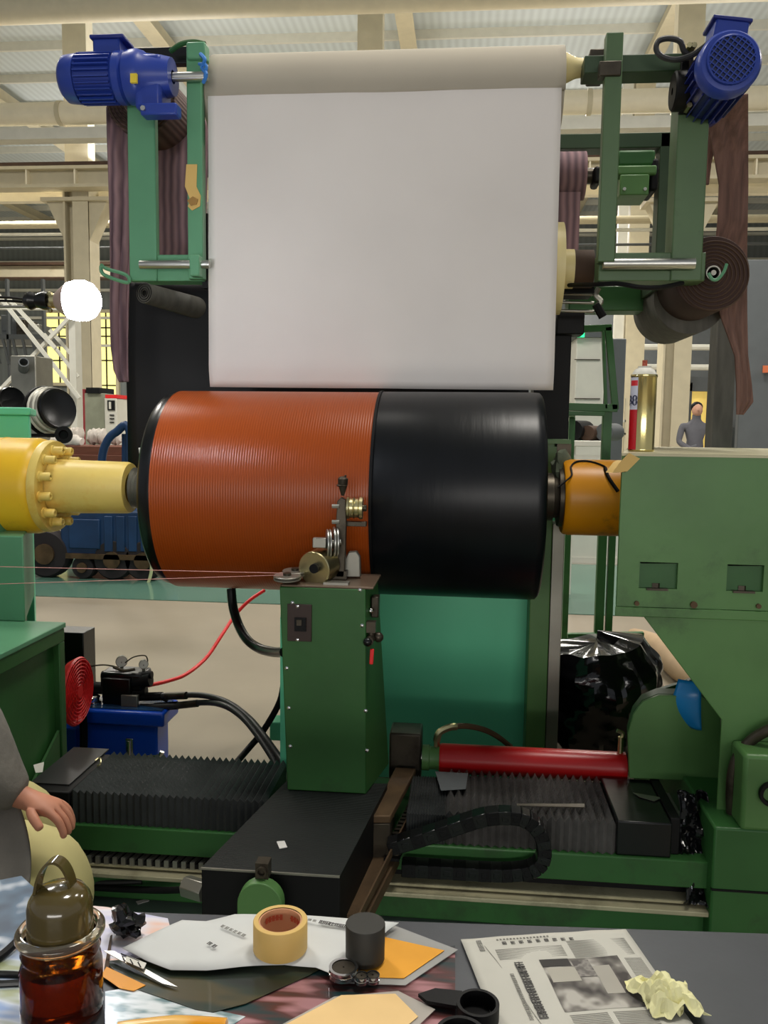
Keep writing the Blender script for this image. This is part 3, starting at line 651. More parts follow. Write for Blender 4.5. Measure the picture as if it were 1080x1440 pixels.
wrap(-.95,-.45,cz+H_*.86,cz+H_*.93,M('can_logo_red',(222,30,40),.35),'logo_band',2)
def curved_text(txt,size,ang,z0,mt,parent,cx,cy,r,name):
    cu=bpy.data.curves.new('t','FONT'); cu.body=txt; cu.size=size; cu.align_x='CENTER'; cu.offset=size*.03
    ob=bpy.data.objects.new('t',cu); C.objects.link(ob); bpy.context.view_layer.update()
    me=bpy.data.meshes.new_from_object(ob.evaluated_get(bpy.context.evaluated_depsgraph_get())); bpy.data.objects.remove(ob)
    mb=MB(); mb.v=[(cx+(r)*sin(ang+v.co.x/r),cy-r*cos(ang+v.co.x/r),z0+v.co.y) for v in me.vertices]; mb.f=[tuple(p.vertices) for p in me.polygons]
    return part(mb,name,mt,parent,smooth=0)
curved_text('B8',.036,-.98-math.atan2(cx2,2.36)*1,cz+H_*.61,mnv,T,cx2,2.36,R_+.0012,'can_lettering')
part(MB().lathe((cx2,2.36,cz+H_),(0,0,1),[(0,R_),(.004,R_*.96),(.015,R_*.75),(.02,R_*.5),(.024,R_*.5),(.024,.01),(.024,0)],30,cap=False),'can_shoulder','white_paint',T)
part(MB().cyl((cx2+.0,2.36,cz+H_+.024),(cx2,2.36,cz+H_+.04),.0065).cyl((cx2,2.36,cz+H_+.036),(cx2,2.345,cz+H_+.036),.002),'spray_nozzle',M('red_nozzle',(176,84,60),.5),T)
# ================================================= CLOTH SHEET AND LET-OFF STANDS
CY=2.72
cl=P(293,200,CY).x; cr=P(784,300,CY).x; ctop=P(540,70,CY-.0).z; cb=P(540,546,CY).z
R2=.13
T=thing('cloth_roll','wide white cotton cloth hanging as a sheet from its top roller','cloth',((cl+cr)/2,CY+.1,cb))
zc=P(540,78,CY+.12).z-R2+.005
mb=MB()
def sheet(u,v):
    xx=cl+(cr-cl)*u
    wv=.004*noise.noise(V(u*3,v*2,0))+.0025*noise.noise(V(u*9,v*1.5,3))
    zz=cb+(zc-cb)*v
    e=.0
    if v<.06: e=(.06-v)*.25
    return (xx+(.006*(1-v) if u>.98 else 0)-(.004*(1-v) if u<.02 else 0),CY-.0+wv*4*(1-v)*.6+wv*(1-v)*2+e,zz)
mb.grid(sheet,48,40); part(mb,'hanging_sheet','cloth',T,solid=.003,smooth=60)
mb=MB()
def wrap2(u,v):
    a=-.28+v*2.2; return (cl-.006+(cr-cl+.018)*u, CY+R2-(R2+.004)*cos(a), zc+(R2+.004)*sin(a))
mb.grid(wrap2,30,20); part(mb,'roller_wrap','cloth_back',T,solid=.003,smooth=60,label='yellowish doubled cloth over the top roller')
part(MB().lathe((cl-.02,CY+R2,zc),(1,0,0),[(0,.02),(0,R2-.004),(cr-cl+.03,R2-.004),(cr-cl+.03,.02)],48,cap=False),'cloth_core_roll','cloth_back',T)
mb=MB()
mb.grid(lambda u,v:(cl+.01+(cr-cl-.02)*u, CY+.05+.01*noise.noise(V(u*3,v*2,0)), cb+.02+(zc-cb)*v),10,10,flip=True); part(mb,'rear_sheet','cloth_back',T,solid=.002)
# ends of the rollers (right): ivory cone, shaft
T=thing('top_roller','ivory nylon roller end on a steel shaft carrying the cloth','roller',(cr,CY+R2,zc-.06))
zz=P(805,96,2.8).z; yy=2.80
x_a=P(790,92,yy).x; x_b=P(812,92,yy).x; x_c=P(821,92,yy).x; x_d=P(848,92,yy).x
part(MB().lathe((x_a-.03,yy,zz),(1,0,0),[(0,.052),(.03,.05),(x_b-x_a+.02,.032),(x_b-x_a+.03,.029),(x_c-x_a+.03,.027),(x_c-x_a+.03,.01)],32,cap=False),'cone_end','nylon',T)
part(MB().cyl((x_c-.005,yy,zz),(x_c+.012,yy,zz),.02),'wood_ring','wood',T); part(MB().cyl((x_c+.01,yy,zz),(x_d,yy,zz),.022),'shaft','dark_steel',T)
part(MB().box((x_c+.012,yy-.045,zz-.04),(x_d,yy+.045,zz+.038)),'bearing_block','dark_steel',T,bevel=.004)
T=thing('lower_roller','ivory flanged lower roller with brown core behind the cloth','roller',P(810,400,2.85))
zz=P(805,376,2.85).z; yy=2.88
xa=P(781,376,yy).x; xb=P(789,376,yy).x; xc=P(806,376,yy).x; xd=P(833,376,yy).x
part(MB().lathe((xa-.12,yy,zz),(1,0,0),[(0,.02),(0,.145),(xb-xa+.12,.145),(xb-xa+.12,.02)],48,cap=False),'roller_flange','nylon',T)
part(MB().cyl((xb-.01,yy,zz),(xc,yy,zz),.062,seg=32),'roller_hub','nylon',T); part(MB().cyl((xc-.002,yy,zz),(xd,yy,zz),.06,seg=32),'roller_core','core',T)
part(MB().cyl((xd-.01,yy,zz),(xd+.06,yy,zz),.02),'shaft_stub','dark_steel',T)
# right stand
FY=2.70
T=thing('right_let_off_stand','dark green welded frame holding cloth rollers at the right','frame',(P(910,395,FY).x,2.95,P(910,395,FY).z))
part(pbox(MB(),847,45,871,368,FY-.05,.045),'front_post','olive',T,bevel=.003)
part(pbox(MB(),843,85,874,106,FY-.06,.04),'post_clamp','dark_steel',T,bevel=.003)
part(pbox(MB(),822,76,965,101,FY,.09),'top_arm','olive_dk',T,bevel=.003)
part(pbox(MB(),950,90,994,395,FY-.01,.1),'wide_post','olive',T,bevel=.004)
part(pbox(MB(),842,355,992,395,FY+.0,.09),'lower_beam','olive',T,bevel=.003)
part(pbox(MB(),957,84,993,158,FY-.03,.02),'motor_plate','black',T,bevel=.002)
part(pbox(MB(),970,60,974,155,FY-.05,.05),'stud_bar','dark_steel',T)
q=P(912,371,FY-.03); part(MB().cyl((P(848,371,FY-.03).x,FY-.03,q.z),(P(977,371,FY-.03).x,FY-.03,q.z),.0165),'guide_rod','steel',T,label='worn silver guide rod')
part(pbox(MB(),925,186,949,395,3.25,.08),'rear_post','olive_dk',T,bevel=.003)
part(pbox(MB(),775,187,946,208,3.25,.08),'rear_arm','olive_dk',T,bevel=.003)
for (x_,y_) in ((968,66),(968,150),(975,66)): 
    q=P(x_,y_,FY-.06); part(MB().cyl((q.x,FY-.075,q.z),(q.x,FY-.03,q.z),.008,seg=6),'bolt','brass',T)
part(pbox(MB(),940,360,992,392,FY+.08,.6),'cross_tie','olive_dk',T)
# hook at roll end
hk=[P(x_,y_,FY-.04) for x_,y_ in ((996,384),(1002,393),(1010,392),(1018,382),(1022,371))]
part(MB().tube(hk,.005,6),'roll_hook','green_lt',T)
# motor right (axis toward camera)
q=P(1029,84,2.45); r_=.083
T=thing('blue_fan_motor','blue electric motor with round fan grille on the right stand','motor',(q.x,2.6,q.z-.1))
ax=V(.0,1,0)
part(MB().lathe((q.x,2.455,q.z),(0,1,0),[(0,.001),(0,.062),(.002,.076),(.012,.083),(.05,.083),(.05,.078)],48,cap=False),'fan_cover','blue',T,smooth=40)
part(MB().lathe((q.x,2.5,q.z),(0,1,0),[(0,.07),(.22,.07),(.22,.078),(.25,.078),(.25,.02)],40,cap=False),'motor_body','navy',T)
gb=MB(); gb.lathe((q.x,2.448,q.z),(0,1,0),[(0,.001),(0,.058),(.002,.06),(.009,.001)],40,cap=False); part(gb,'fan_opening',M('navy_grille_back',(30,44,84),.5),T)
for k in range(-4,5):
    h=sqrt(.06**2-(k*.0128)**2)
    part(MB().bar((q.x-h*.8-k*.0128*.6,2.444,q.z+h*.6-k*.0128*.8),(q.x+h*.8-k*.0128*.6,2.444,q.z-h*.6-k*.0128*.8),.003,.003),'grille_bar','blue',T)
    part(MB().bar((q.x-h*.6+k*.0128*.8,2.442,q.z-h*.8-k*.0128*.6),(q.x+h*.6+k*.0128*.8,2.442,q.z+h*.8-k*.0128*.6),.003,.003),'grille_bar','blue',T)
part(MB().lathe((q.x,2.444,q.z),(0,1,0),[(0,.058),(-.002,.06),(0,.064),(.01,.064)],40,cap=False),'grille_ring','blue',T)
f0=None
for k in range(22):
    a=2*pi*k/22; d=V(cos(a),0,sin(a)); 
    part(MB().obox(V(q.x,2.61,q.z)+d*.076,d*.008,V(0,.09,0),d.cross(V(0,1,0))*.0018),'cooling_fin','navy',T)
tb=V(q.x+.012,2.56,q.z+.1)
part(MB().obox(tb,V(.045,0,-.006),V(0,.05,0),V(.004,0,.03)),'terminal_box','blue',T,bevel=.006)
part(MB().obox(tb+V(.002,0,.03),V(.052,0,-.007),V(0,.056,0),V(0,0,.005)),'box_lid','navy',T,bevel=.003)
part(MB().lathe((q.x-.03,2.66,q.z-.0),(-1,0,0),[(0,.055),(.07,.055),(.075,.05),(.075,.01)],30,cap=False),'gearbox','black',T)
# cable loop
cp=[P(1012,52,2.56),P(1000,58,2.56),P(985,70,2.58),P(970,79,2.6),P(950,84,2.62),P(932,80,2.62),P(923,70,2.62),P(926,58,2.62),P(940,54,2.62),P(956,58,2.62),P(962,72,2.63),P(972,80,2.64)]
tag(part(MB().tube(cp,.008,8),'motor_cable','hose'),'dark looped cable leading to the right blue motor','cable')
# rear gear motor green
T=thing('green_gear_motor','dark green gear motor inside the right stand','motor',P(897,275,3.2))
part(pbox(MB(),868,232,924,245,3.18,.16),'motor_flange','green',T,bevel=.006); part(pbox(MB(),868,210,922,233,3.2,.14),'motor_upper','green_dk',T,bevel=.01)
part(pbox(MB(),872,245,913,274,3.17,.15),'junction_box','green',T,bevel=.004); part(pbox(MB(),914,222,926,268,3.2,.15),'end_bell','black',T,bevel=.01)
q=P(897,238,3.2); part(MB().cyl((P(840,240,3.2).x,3.26,P(840,240,3.2).z),(P(868,240,3.2).x,3.26,P(840,240,3.2).z),.02),'drive_shaft','dark_steel',T)
part(pbox(MB(),835,233,846,257,3.2,.1),'coupling','black',T,bevel=.01)
for x_ in (878,907): 
    q=P(x_,266,3.165); part(MB().cyl((q.x,3.16,q.z),(q.x,3.17,q.z),.006,seg=8),'box_screw','steel',T)
# small brown roll with strip
T=thing('narrow_brown_roll','narrow brown rubber roll behind the cloth edge with strip hanging down','rubber roll',P(803,350,3.25))
q=P(803,248,3.26)
part(MB().cyl((P(770,248,3.26).x,3.26,q.z),(P(822,248,3.26).x,3.26,q.z),.084,seg=36),'roll','brown_fab',T)
part(MB().cyl((P(822,248,3.26).x,3.26,q.z),(P(842,248,3.26).x,3.26,q.z),.028),'roll_axle','dark_steel',T)
part(pbox(MB(),775,270,815,352,3.19,.004),'hanging_strip','brown_fab',T)
# big roll right, axis to depth
q=P(1001,385,2.78)
T=thing('large_brown_roll','big roll of dark brown rubber strip beside the right stand','rubber roll',(q.x,3.0,q.z-.12))
part(MB().lathe((q.x,2.78,q.z),(0,1,0),[(0,.02),(0,.112),(.004,.114),(.24,.114),(.24,.02)],56,cap=False),'roll_body',M('dark_brown_roll',(58,40,34),.8,var=.2),T,smooth=40)
for k in range(7):
    rr=.035+k*.0115
    part(MB().lathe((q.x+.001*k,2.778,q.z-.001*k),(0,1,0),[(0.002,rr-.003),(-.002,rr-.001),(-.002,rr+.001),(.002,rr+.003)],48,cap=False),'wound_layer','core',T)
part(MB().lathe((q.x,2.772,q.z),(0,1,0),[(0,.016),(-.01,.018),(-.01,.022),(0.01,.024)],28,cap=False).cyl((q.x,2.76,q.z),(q.x,2.79,q.z),.008),'roll_core_tube','alu',T)
part(MB().lathe((q.x-.0,3.02,q.z-.035),(0,1,0),[(0,.02),(0,.122),(.36,.122),(.36,.02)],56,cap=False),'rear_roll_part','grey_fab',T,smooth=40,label='grey wider part of the roll behind')
# brown strips (right): twisted strip from motor down past the roll
def ribbon(mb,pts,ths,fold=0):   # pts: (pxl,pxr,py,Y)
    rows=[]
    for (l,r,y_,Y_) in pts:
        A=P(l,y_,Y_); B=P(r,y_,Y_+ths); rows.append((A,B))
    n=8
    def fn(u,v):
        t=v*(len(rows)-1); i=min(int(t),len(rows)-2); f_=t-i
        f2=f_*f_*(3-2*f_)
        A=rows[i][0].lerp(rows[i+1][0],f2); B=rows[i][1].lerp(rows[i+1][1],f2); p=A.lerp(B,u)
        return (p.x,p.y+fold*sin(u*pi*5+v*2),p.z)
    return mb.grid(fn,24,(len(rows)-1)*5)
T=thing('brown_strip_right','long twisted brown rubber strip hanging beside the right stand','rubber strip',P(1035,580,2.9))
part(ribbon(MB(),[(985,1052,132,2.78),(992,1052,170,2.85),(1004,1052,215,2.9),(1012,1052,260,2.92),(1010,1051,310,2.92),(1006,1050,350,2.95),(1012,1050,440,2.97),(1034,1051,500,2.97),(1036,1056,540,2.97),(1036,1058,565,2.97),(1036,1044,583,2.97)],.04,.004),'strip','brown_rough',T,solid=.006,smooth=60)
part(ribbon(MB(),[(984,1000,150,2.95),(984,1008,200,2.95),(986,1000,230,2.95),(990,996,260,2.95)],.02,.002),'loose_flap','brown_rough',T,solid=.004,smooth=60)
T=thing('grey_post','dirty grey steel post supporting the right stand behind the tailstock','post',(P(1021,628,3.05).x,3.1,0))
xa=P(1007,500,3.4).x; xb=P(1036,500,3.4).x
part(MB().box((xa,3.4,0),(xb,3.5,P(1010,395,3.4).z)),'post_shaft','grey_fab',T,bevel=.004)
# left stand
LY=2.72
T=thing('left_let_off_stand','green welded frame with silver rod left of the cloth','frame',(P(235,395,LY).x,2.9,P(235,395,LY).z))
part(pbox(MB(),180,140,219,395,LY,.03),'wide_post','green_lt',T,bevel=.004)
part(pbox(MB(),263,60,284,392,LY-.02,.04),'inner_post','green_lt',T,bevel=.003)
part(pbox(MB(),200,358,286,395,LY+.01,.08),'lower_beam','green_lt',T,bevel=.003)
part(pbox(MB(),190,66,268,90,LY+.05,.03),'top_plate','black_gloss',T,bevel=.002)
part(MB().tube([P(240,72,LY+.02),P(255,62,LY),P(272,59,LY-.02),P(288,62,LY-.03)],.008,8),'hook_bar','green_dk',T)
part(pbox(MB(),262,58,288,82,LY-.04,.05),'post_head','green_lt',T,bevel=.005)
q=P(240,372,LY-.03); part(MB().cyl((P(197,372,LY-.03).x,LY-.03,q.z),(P(295,372,LY-.03).x,LY-.03,q.z),.013),'guide_rod','steel',T,label='silver guide rod')
part(MB().tube([P(142,372,LY-.02),P(150,378,LY-.02),P(176,386,LY-.02),P(182,394,LY-.02),P(176,397,LY-.02),P(146,386,LY-.02),P(142,374,LY-.02)],.006,6),'clamp_loop','green_lt',T)
part(pbox(MB(),266,358,280,388,LY-.06,.04),'rod_clamp','green_lt',T,bevel=.004)
part(pbox(MB(),284,300,292,405,LY+.03,.03),'end_plate','black',T)
T=thing('torn_tape_patch','torn piece of beige tape stuck on the inner left post','tape',P(270,295,LY-.03))
part(MB().prism([P(x_,y_,LY-.024) for x_,y_ in ((262,231),(277,231),(276,262),(282,275),(281,290),(270,296),(264,290),(268,282),(260,262))],(0,.003,0)),'tape_sheet','tape',T)
part(MB().prism([P(x_,y_,LY-.03) for x_,y_ in ((263,282),(271,276),(278,280),(276,287),(268,289))],(0,.004,0)),'tape_fold',M('brown_tape_shadow',(160,122,62),.6),T)
# left motor axis X
my=2.68; mz=P(140,111,my).z
mx0=P(90,108,my).x; mx1=P(186,108,my).x; mr_=.079
T=thing('blue_gear_motor','blue gear motor lying on top of the left stand','motor',((mx0+mx1)/2+.05,my,mz-.1))
L_=mx1-mx0
part(MB().lathe((mx0,my,mz),(1,0,0),[(0,.01),(0,.054),(.014,.069),(.05,.073),(.055,.073),(.055,.066)],40,cap=False),'fan_cowl','blue',T,smooth=50)
part(MB().cyl((mx0+.05,my,mz),(mx1-.02,my,mz),.064,seg=36),'motor_body','blue',T)
for k in range(26):
    a=2*pi*k/26; d=V(0,cos(a),sin(a)); part(MB().obox(V(mx0+.055+(L_-.1)/2,my,mz)+d*.069,d*.007,V((L_-.11)/2,0,0),d.cross(V(1,0,0))*.0019),'cooling_fin','blue',T)
part(MB().lathe((mx1-.05,my,mz),(1,0,0),[(0,.067),(.01,.077),(.03,.077),(.034,.072),(.05,.055)],36,cap=False),'end_bell','blue',T)
ty=P(152,62,my)
part(pbox(MB(),130,51,168,86,my-.03,.07),'terminal_box','blue',T,bevel=.006); part(pbox(MB(),125,47,173,53,my-.04,.09),'box_lid','navy',T,bevel=.004)
g0=P(187,110,my).x; g1=P(248,110,my).x
part(MB().lathe((g0-.01,my,mz),(1,0,0),[(0,.055),(.0,.078),(.03,.082),(.05,.076),(.06,.068),(g1-g0-.03,.062),(g1-g0,.055),(g1-g0,.02)],32,cap=False),'gearbox','blue',T,smooth=40)
part(pbox(MB(),188,74,226,152,my-.05,.1),'gearbox_block','blue',T,bevel=.012)
part(pbox(MB(),197,144,248,161,my-.08,.05),'mounting_foot','blue',T,bevel=.005)
q=P(201,152,my-.085); part(MB().cyl((q.x,my-.088,q.z),(q.x,my-.07,q.z),.008,seg=6),'foot_bolt','steel',T)
part(pbox(MB(),183,103,192,116,my-.085,.01),'rating_plate',M('yellow_plate',(226,200,60),.5),T)
part(MB().cyl((g1-.01,my,mz),(P(292,110,my).x,my,mz),.014),'output_shaft','steel',T)
tag(part(MB().tube([P(282,76,2.66),P(288,84,2.64),P(284,95,2.65),P(290,104,2.64),P(286,116,2.66)],.006,6).tube([P(280,90,2.66),P(290,92,2.64),P(288,108,2.65)],.005,6),'blue_strap',M('blue_strap_plastic',(60,130,210),.5)),'bright blue strap knotted on the shaft beside the left cloth edge','strap')
# brown fabric at left: roll, curtain and outer strip
T=thing('brown_roll_left','dark ribbed rubber roll behind the left blue motor','rubber roll',(P(198,140,2.86).x,3.1,P(198,190,2.86).z))
q=P(197,138,2.86)
part(MB().lathe((q.x,2.86,q.z),(0,1,0),[(0,.05),(0,.118),(.55,.118),(.55,.05)],56,cap=False),'roll_body','brown_fab_y',T,smooth=40)
for k in range(5): part(MB().lathe((q.x,2.856,q.z),(0,1,0),[(0.002,.06+k*.012-.003),(-.003,.06+k*.012),(.002,.06+k*.012+.003)],48,cap=False),'wound_layer','core',T)
T=thing('brown_curtain_left','brown ribbed rubber curtain seen between the left green posts','rubber sheet',P(240,395,3.0))
part(ribbon(MB(),[(176,292,170,3.02),(176,292,240,3.0),(176,290,320,3.0),(176,290,394,3.0)],.03,.003),'curtain','brown_fab',T,solid=.005,smooth=60)
T=thing('brown_strip_left','purple-brown striped rubber strip hanging in a loop at the far left','rubber strip',P(165,540,2.8))
part(ribbon(MB(),[(150,190,150,2.88),(151,190,200,2.86),(154,190,300,2.84),(155,182,380,2.83),(154,181,440,2.82),(155,181,490,2.82),(159,181,520,2.82),(168,181,537,2.82)],.05,.006),'strip','brown_fab',T,solid=.008,smooth=60)
T=thing('small_grey_roll','small grey rubber roll under the left stand','rubber roll',P(205,425,2.85))
q=P(203,412,2.85)
part(MB().lathe((q.x,2.85,q.z),V(.22,.6,-.03),[(0,.01),(0,.034),(.55,.045),(.55,.01)],36,cap=False),'roll','grey_fab',T)
for k in range(3): part(MB().lathe((q.x,2.85,q.z),V(.22,.6,-.03),[(0.002,.012+k*.008),(-.003,.014+k*.008),(.002,.016+k*.008)],28,cap=False),'wound_layer','black',T)
# black rubber sheet behind, and machine uprights
T=thing('black_rubber_sheet','black rubber sheet hanging behind the cloth down to the drum','rubber sheet',(-.4,3.1,.95))
def bs(u,v):
    A=P(178,500,3.1).x; B=P(745,500,3.1).x
    return (A+(B-A)*u, 3.1+.012*sin(u*9)+.02*noise.noise(V(u*4,v*3,1)), 1.12+v*(P(200,398,3.1).z-1.12))
mbk=M('smooth_black_rubber',(20,21,24),.5,var=.2,scale=2,bump=.05,bscale=5,spec=.3)
part(MB().grid(bs,40,20),'sheet',mbk,T,solid=.006,smooth=60)
T=thing('machine_gantry','black gantry uprights with dark green cross beam carrying the stands','gantry',(0,3.3,0))
xa=P(752,500,3.15).x; xb=P(803,500,3.15).x
part(MB().box((xa,3.15,0),(xb,3.3,P(790,445,3.15).z)),'right_upright','black',T,bevel=.004)
part(MB().box((P(420,500,3.3).x,3.3,0),(P(455,500,3.3).x,3.45,P(220,300,3.3).z)),'left_upright','black_gloss',T,bevel=.004)
part(pbox(MB(),800,402,1010,437,3.2,.12),'cross_beam','green_dk',T,bevel=.004)
part(MB().box((P(215,400,3.3).x,3.3,P(220,420,3.3).z),(xb,3.42,P(220,395,3.3).z)),'rear_beam','black_gloss',T)
part(pbox(MB(),783,438,822,470,3.1,.1),'upper_bracket','black',T,bevel=.004)
for y_ in (413,425,437): part(MB().cyl(P(785,y_,2.95),P(835,y_+1,2.95),.005),'thin_rod','alu',T)
part(MB().tube([P(x_,y_,2.93) for x_,y_ in ((842,405),(838,415),(845,424),(838,432),(844,440))],.009,6),'chain_piece','alu',T)
part(MB().cyl(P(838,428,2.93),P(848,446,2.93),.014,seg=8),'chain_hook','black',T)
part(pbox(MB(),783,398,836,412,2.92,.15),'roller_carrier','black',T)
tag(part(MB().tube([P(800,401,2.85),P(840,400,2.72),P(870,399,2.68),P(900,404,2.66),P(930,404,2.66),P(960,398,2.7)],.007,8),'sagging_cable','black'),'black cable sagging along the underside of the right stand','cable')
# ================================================= TEAL CABINET BEHIND THE DRUM
T=thing('teal_cabinet','large smooth teal cabinet standing behind and below the drum','cabinet',(-.2,3.3,0))
pl=P(394,950,3.05).x; pr_=P(777,950,3.05).x
part(MB().box((pl,3.05,0),(pr_,3.14,1.0)),'front_panel','teal',T,bevel=.004)
part(MB().box((pl+.01,3.14,0),(pr_-.005,3.148,1.0)),'back_panel','green_dk',T)
T=thing('green_side_column','green column with grey edge strip beside the right drum end','column',(P(780,900,2.98).x,3.0,0))
part(MB().box((P(748,700,2.98).x,2.93,0),(P(776,700,2.98).x,3.04,P(770,618,2.98).z)),'column_body','green',T,bevel=.003)
part(MB().box((P(777,700,2.98).x,2.94,0),(P(794,700,2.98).x,3.04,P(780,735,2.98).z)),'edge_strip','alu',T,bevel=.002)
part(pbox(MB(),766,618,803,624,2.9,.15),'top_bracket','green',T)
part(pbox(MB(),783,624,803,660,2.92,.05),'bracket_plate','dark_steel',T)
part(pbox(MB(),768,628,783,720,2.925,.02),'side_plate','green',T)
T=thing('dirty_rag','dirty grey-green rag stuffed above the spindle nose','rag',P(790,670,2.6))
mb=MB(); 
for i,(x_,y_,r_) in enumerate(((792,650,.03),(788,665,.034),(786,680,.026),(796,660,.02))): mb.sphere(P(x_,y_,2.66),r_,12,(.8,1,1.3))
for k,v in enumerate(mb.v):
    n_=noise.noise(Vector(v)*30)*.018; mb.v[k]=(v[0]+n_,v[1]+n_,v[2]-n_)
part(mb,'rag_fold',M('dirty_rag_cloth',(104,112,92),.9,var=.3,scale=20),T)
# green guard stand on the right, behind
T=thing('green_guard_stand','dark green tube guard stand behind the spray can','stand',(P(853,900,4).x,4.0,0))
yy=4.0
part(MB().bar(P(812,463,yy),P(860,461,yy),.03,.03).bar(P(855,460,yy),P(865,576,yy),.03,.03).bar(P(848,466,yy),P(852,575,yy),.012,.03),'upper_frame','green_dk',T,bevel=.002)
part(MB().bar(P(792,572,yy),P(868,574,yy),.03,.035).bar(P(792,581,yy),P(850,582,yy),.03,.02),'middle_rail','green_dk',T,bevel=.002)
x_=P(850,700,yy).x; part(MB().box((x_-.02,yy,0),(x_+.02,yy+.04,P(850,578,yy).z)),'leg','green_dk',T,bevel=.002)
x_=P(864,700,yy).x; part(MB().box((x_-.015,yy,0),(x_+.015,yy+.04,P(862,750,yy).z)),'leg','green_dk',T,bevel=.002)
part(MB().bar(P(798,895,yy),P(905,893,yy),.03,.03),'bottom_rail','green_dk',T,bevel=.002)
x_=P(801,700,yy+.5).x; part(MB().box((x_-.015,yy+.5,0),(x_+.015,yy+.53,P(801,585,yy).z)),'leg','green_dk',T,bevel=.002)
part(MB().bar((x_,yy+.51,P(801,582,yy).z),P(795,581,yy),.03,.02),'side_rail','green_dk',T)
# black trash bag
T=thing('black_plastic_bag','crumpled glossy black plastic bag standing behind the red cylinder','bag',(P(845,1050,3.3).x,3.3,0))
c0=P(846,1010,3.35).x
mbag=M('glossy_black_plastic',(12,12,14),.16,var=.2,bump=.25,bscale=22,coat=.3)
def bag(u,v):
    a=u*2*pi; zz=v
    top=P(850,908,3.35).z
    wid=(.17+.06*sin(min(1,v*1.1)*pi*.75)+.0*v) if v<.97 else .12
    wid*= (1.0 if v<.8 else 1-(v-.8)*1.2)
    lean=.02-.05*v
    nn=noise.noise(V(cos(a)*1.4,sin(a)*1.4,v*2.2)); n2=abs(noise.noise(V(cos(a)*3.4,sin(a)*3.4,v*6+4)))
    r_=wid*(1+.16*nn+.16*n2)
    z_=v*(top+.02)*(1+.07*cos(a)*v+.05*noise.noise(V(cos(a)*2,sin(a)*2,9)))
    if v>=.999: r_=.004
    return (c0+lean+cos(a)*r_*1.02,3.37+sin(a)*r_*.9,max(.002,z_))
part(MB().grid(bag,64,44),'bag_skin',mbag,T,smooth=25)
tag(part(MB().tube([PZ(890,895,.06),PZ(925,910,.07),PZ(960,940,.075),PZ(990,962,.06)],.07,10,6,[.05,.07,.075,.05]),'canvas_roll',M('beige_canvas',(170,146,116),.85,var=.15)),'beige canvas roll lying on floor behind the black bag','canvas roll')
# ================================================= BED, RAILS, BELLOWS
T=thing('machine_bed','long green machine bed under the bellows covers','machine bed',(-.2,2.3,0))
bl,br=-1.32,.64
part(MB().box((bl,2.09,.165),(br,2.5,.235)),'upper_way','green_dk',T,bevel=.003)
part(MB().box((bl,2.1,.03),(br,2.55,.112)),'lower_body','green_dk',T,bevel=.004)
part(MB().box((bl,2.13,.112),(br,2.5,.165)),'bed_core','black',T)
part(MB().box((bl,2.06,.108),(br-.01,2.13,.12)),'silver_ledge','rail',T,bevel=.002,label='pale steel ledge along the bed')
part(MB().box((bl,2.085,.126),(br-.02,2.13,.132)),'thin_ledge','rail',T)
part(MB().box((bl,2.14,0),(br,2.5,.03)),'plinth','black',T)
part(MB().box((-1.4,1.2,0),(br,2.14,.012)),'floor_plate',M('green_floor_plate',(96,118,104),.5,var=.12,scale=6,dirt=(60,76,66),damt=.4),T,label='worn grey-green floor plate in front')
def bellows(name,label,x0,x1,n,y0,y1,z0,z1,amp,T0):
    mb=MB(); px_=(x1-x0)/n; pts=[]
    for i in range(n):
        xa_=x0+i*px_; pts+= [(xa_,0),(xa_+px_*.5,amp)]
    pts.append((x1,0)); vs=[]; 
    for x_,h in pts:
        vs+= [(x_,y0+ (amp-h)*.6,z0),(x_,y0+(amp-h)*.6,z1-(amp-h)),(x_,y1,z1-(amp-h)),(x_,y1,z0)]
    fs=[]
    for i in range(len(pts)-1):
        for k in range(3): fs.append((i*4+k,i*4+k+4,i*4+k+5,i*4+k+1))
    fs+= [(0,1,2,3),tuple(reversed([ (len(pts)-1)*4+k for k in range(4)]))]
    mb.add(vs,fs); return part(mb,name,'bellows',T0,smooth=0)
T=thing('left_bellows','black pleated bellows cover left of the control pedestal','bellows',(-.82,2.23,.235))
bellows('pleats','',-1.03,-.50,28,2.1,2.37,.235,.327,.013,T)
part(MB().box((-1.15,2.1,.235),(-1.03,2.37,.318)),'end_plate','black',T,bevel=.004)
part(MB().box((-1.16,2.14,.318),(-1.05,2.40,.322)),'flat_sheet','hose',T)
tag(part(MB().prism([PZ(x_,y_,.3225) for x_,y_ in ((47,1076),(62,1072),(60,1086),(50,1087))],(0,0,.001)),'plastic_scrap','white_paint'),'scrap of clear plastic lying on the left end of the left bellows','scrap')
tag(part(MB().tube([PZ(134,1070,.335),PZ(140,1066,.34),PZ(141,1074,.335),PZ(137,1077,.33)],.003,6),'bent_clip','brass'),'small bent brass clip lying on the back of the left bellows','clip')
T=thing('right_bellows','black greasy bellows cover right of the control pedestal below the red cylinder','bellows',(.25,2.23,.235))
mbl=M('greasy_black_bellows',(84,82,80),.24,var=.4,scale=10,bump=.3,bscale=40)
o=bellows('pleats','',-.03,.40,20,2.1,2.37,.235,.328,.021,T); o.data.materials.clear(); o.data.materials.append(mbl)
o2=bellows('tight_pleats','',-.13,-.03,14,2.1,2.34,.235,.315,.005,T)
part(MB().box((.40,2.1,.235),(.535,2.37,.325)),'end_cover','black_gloss',T,bevel=.004)
part(MB().box((.535,2.12,.235),(.56,2.37,.33)),'end_flange','black',T,bevel=.003)
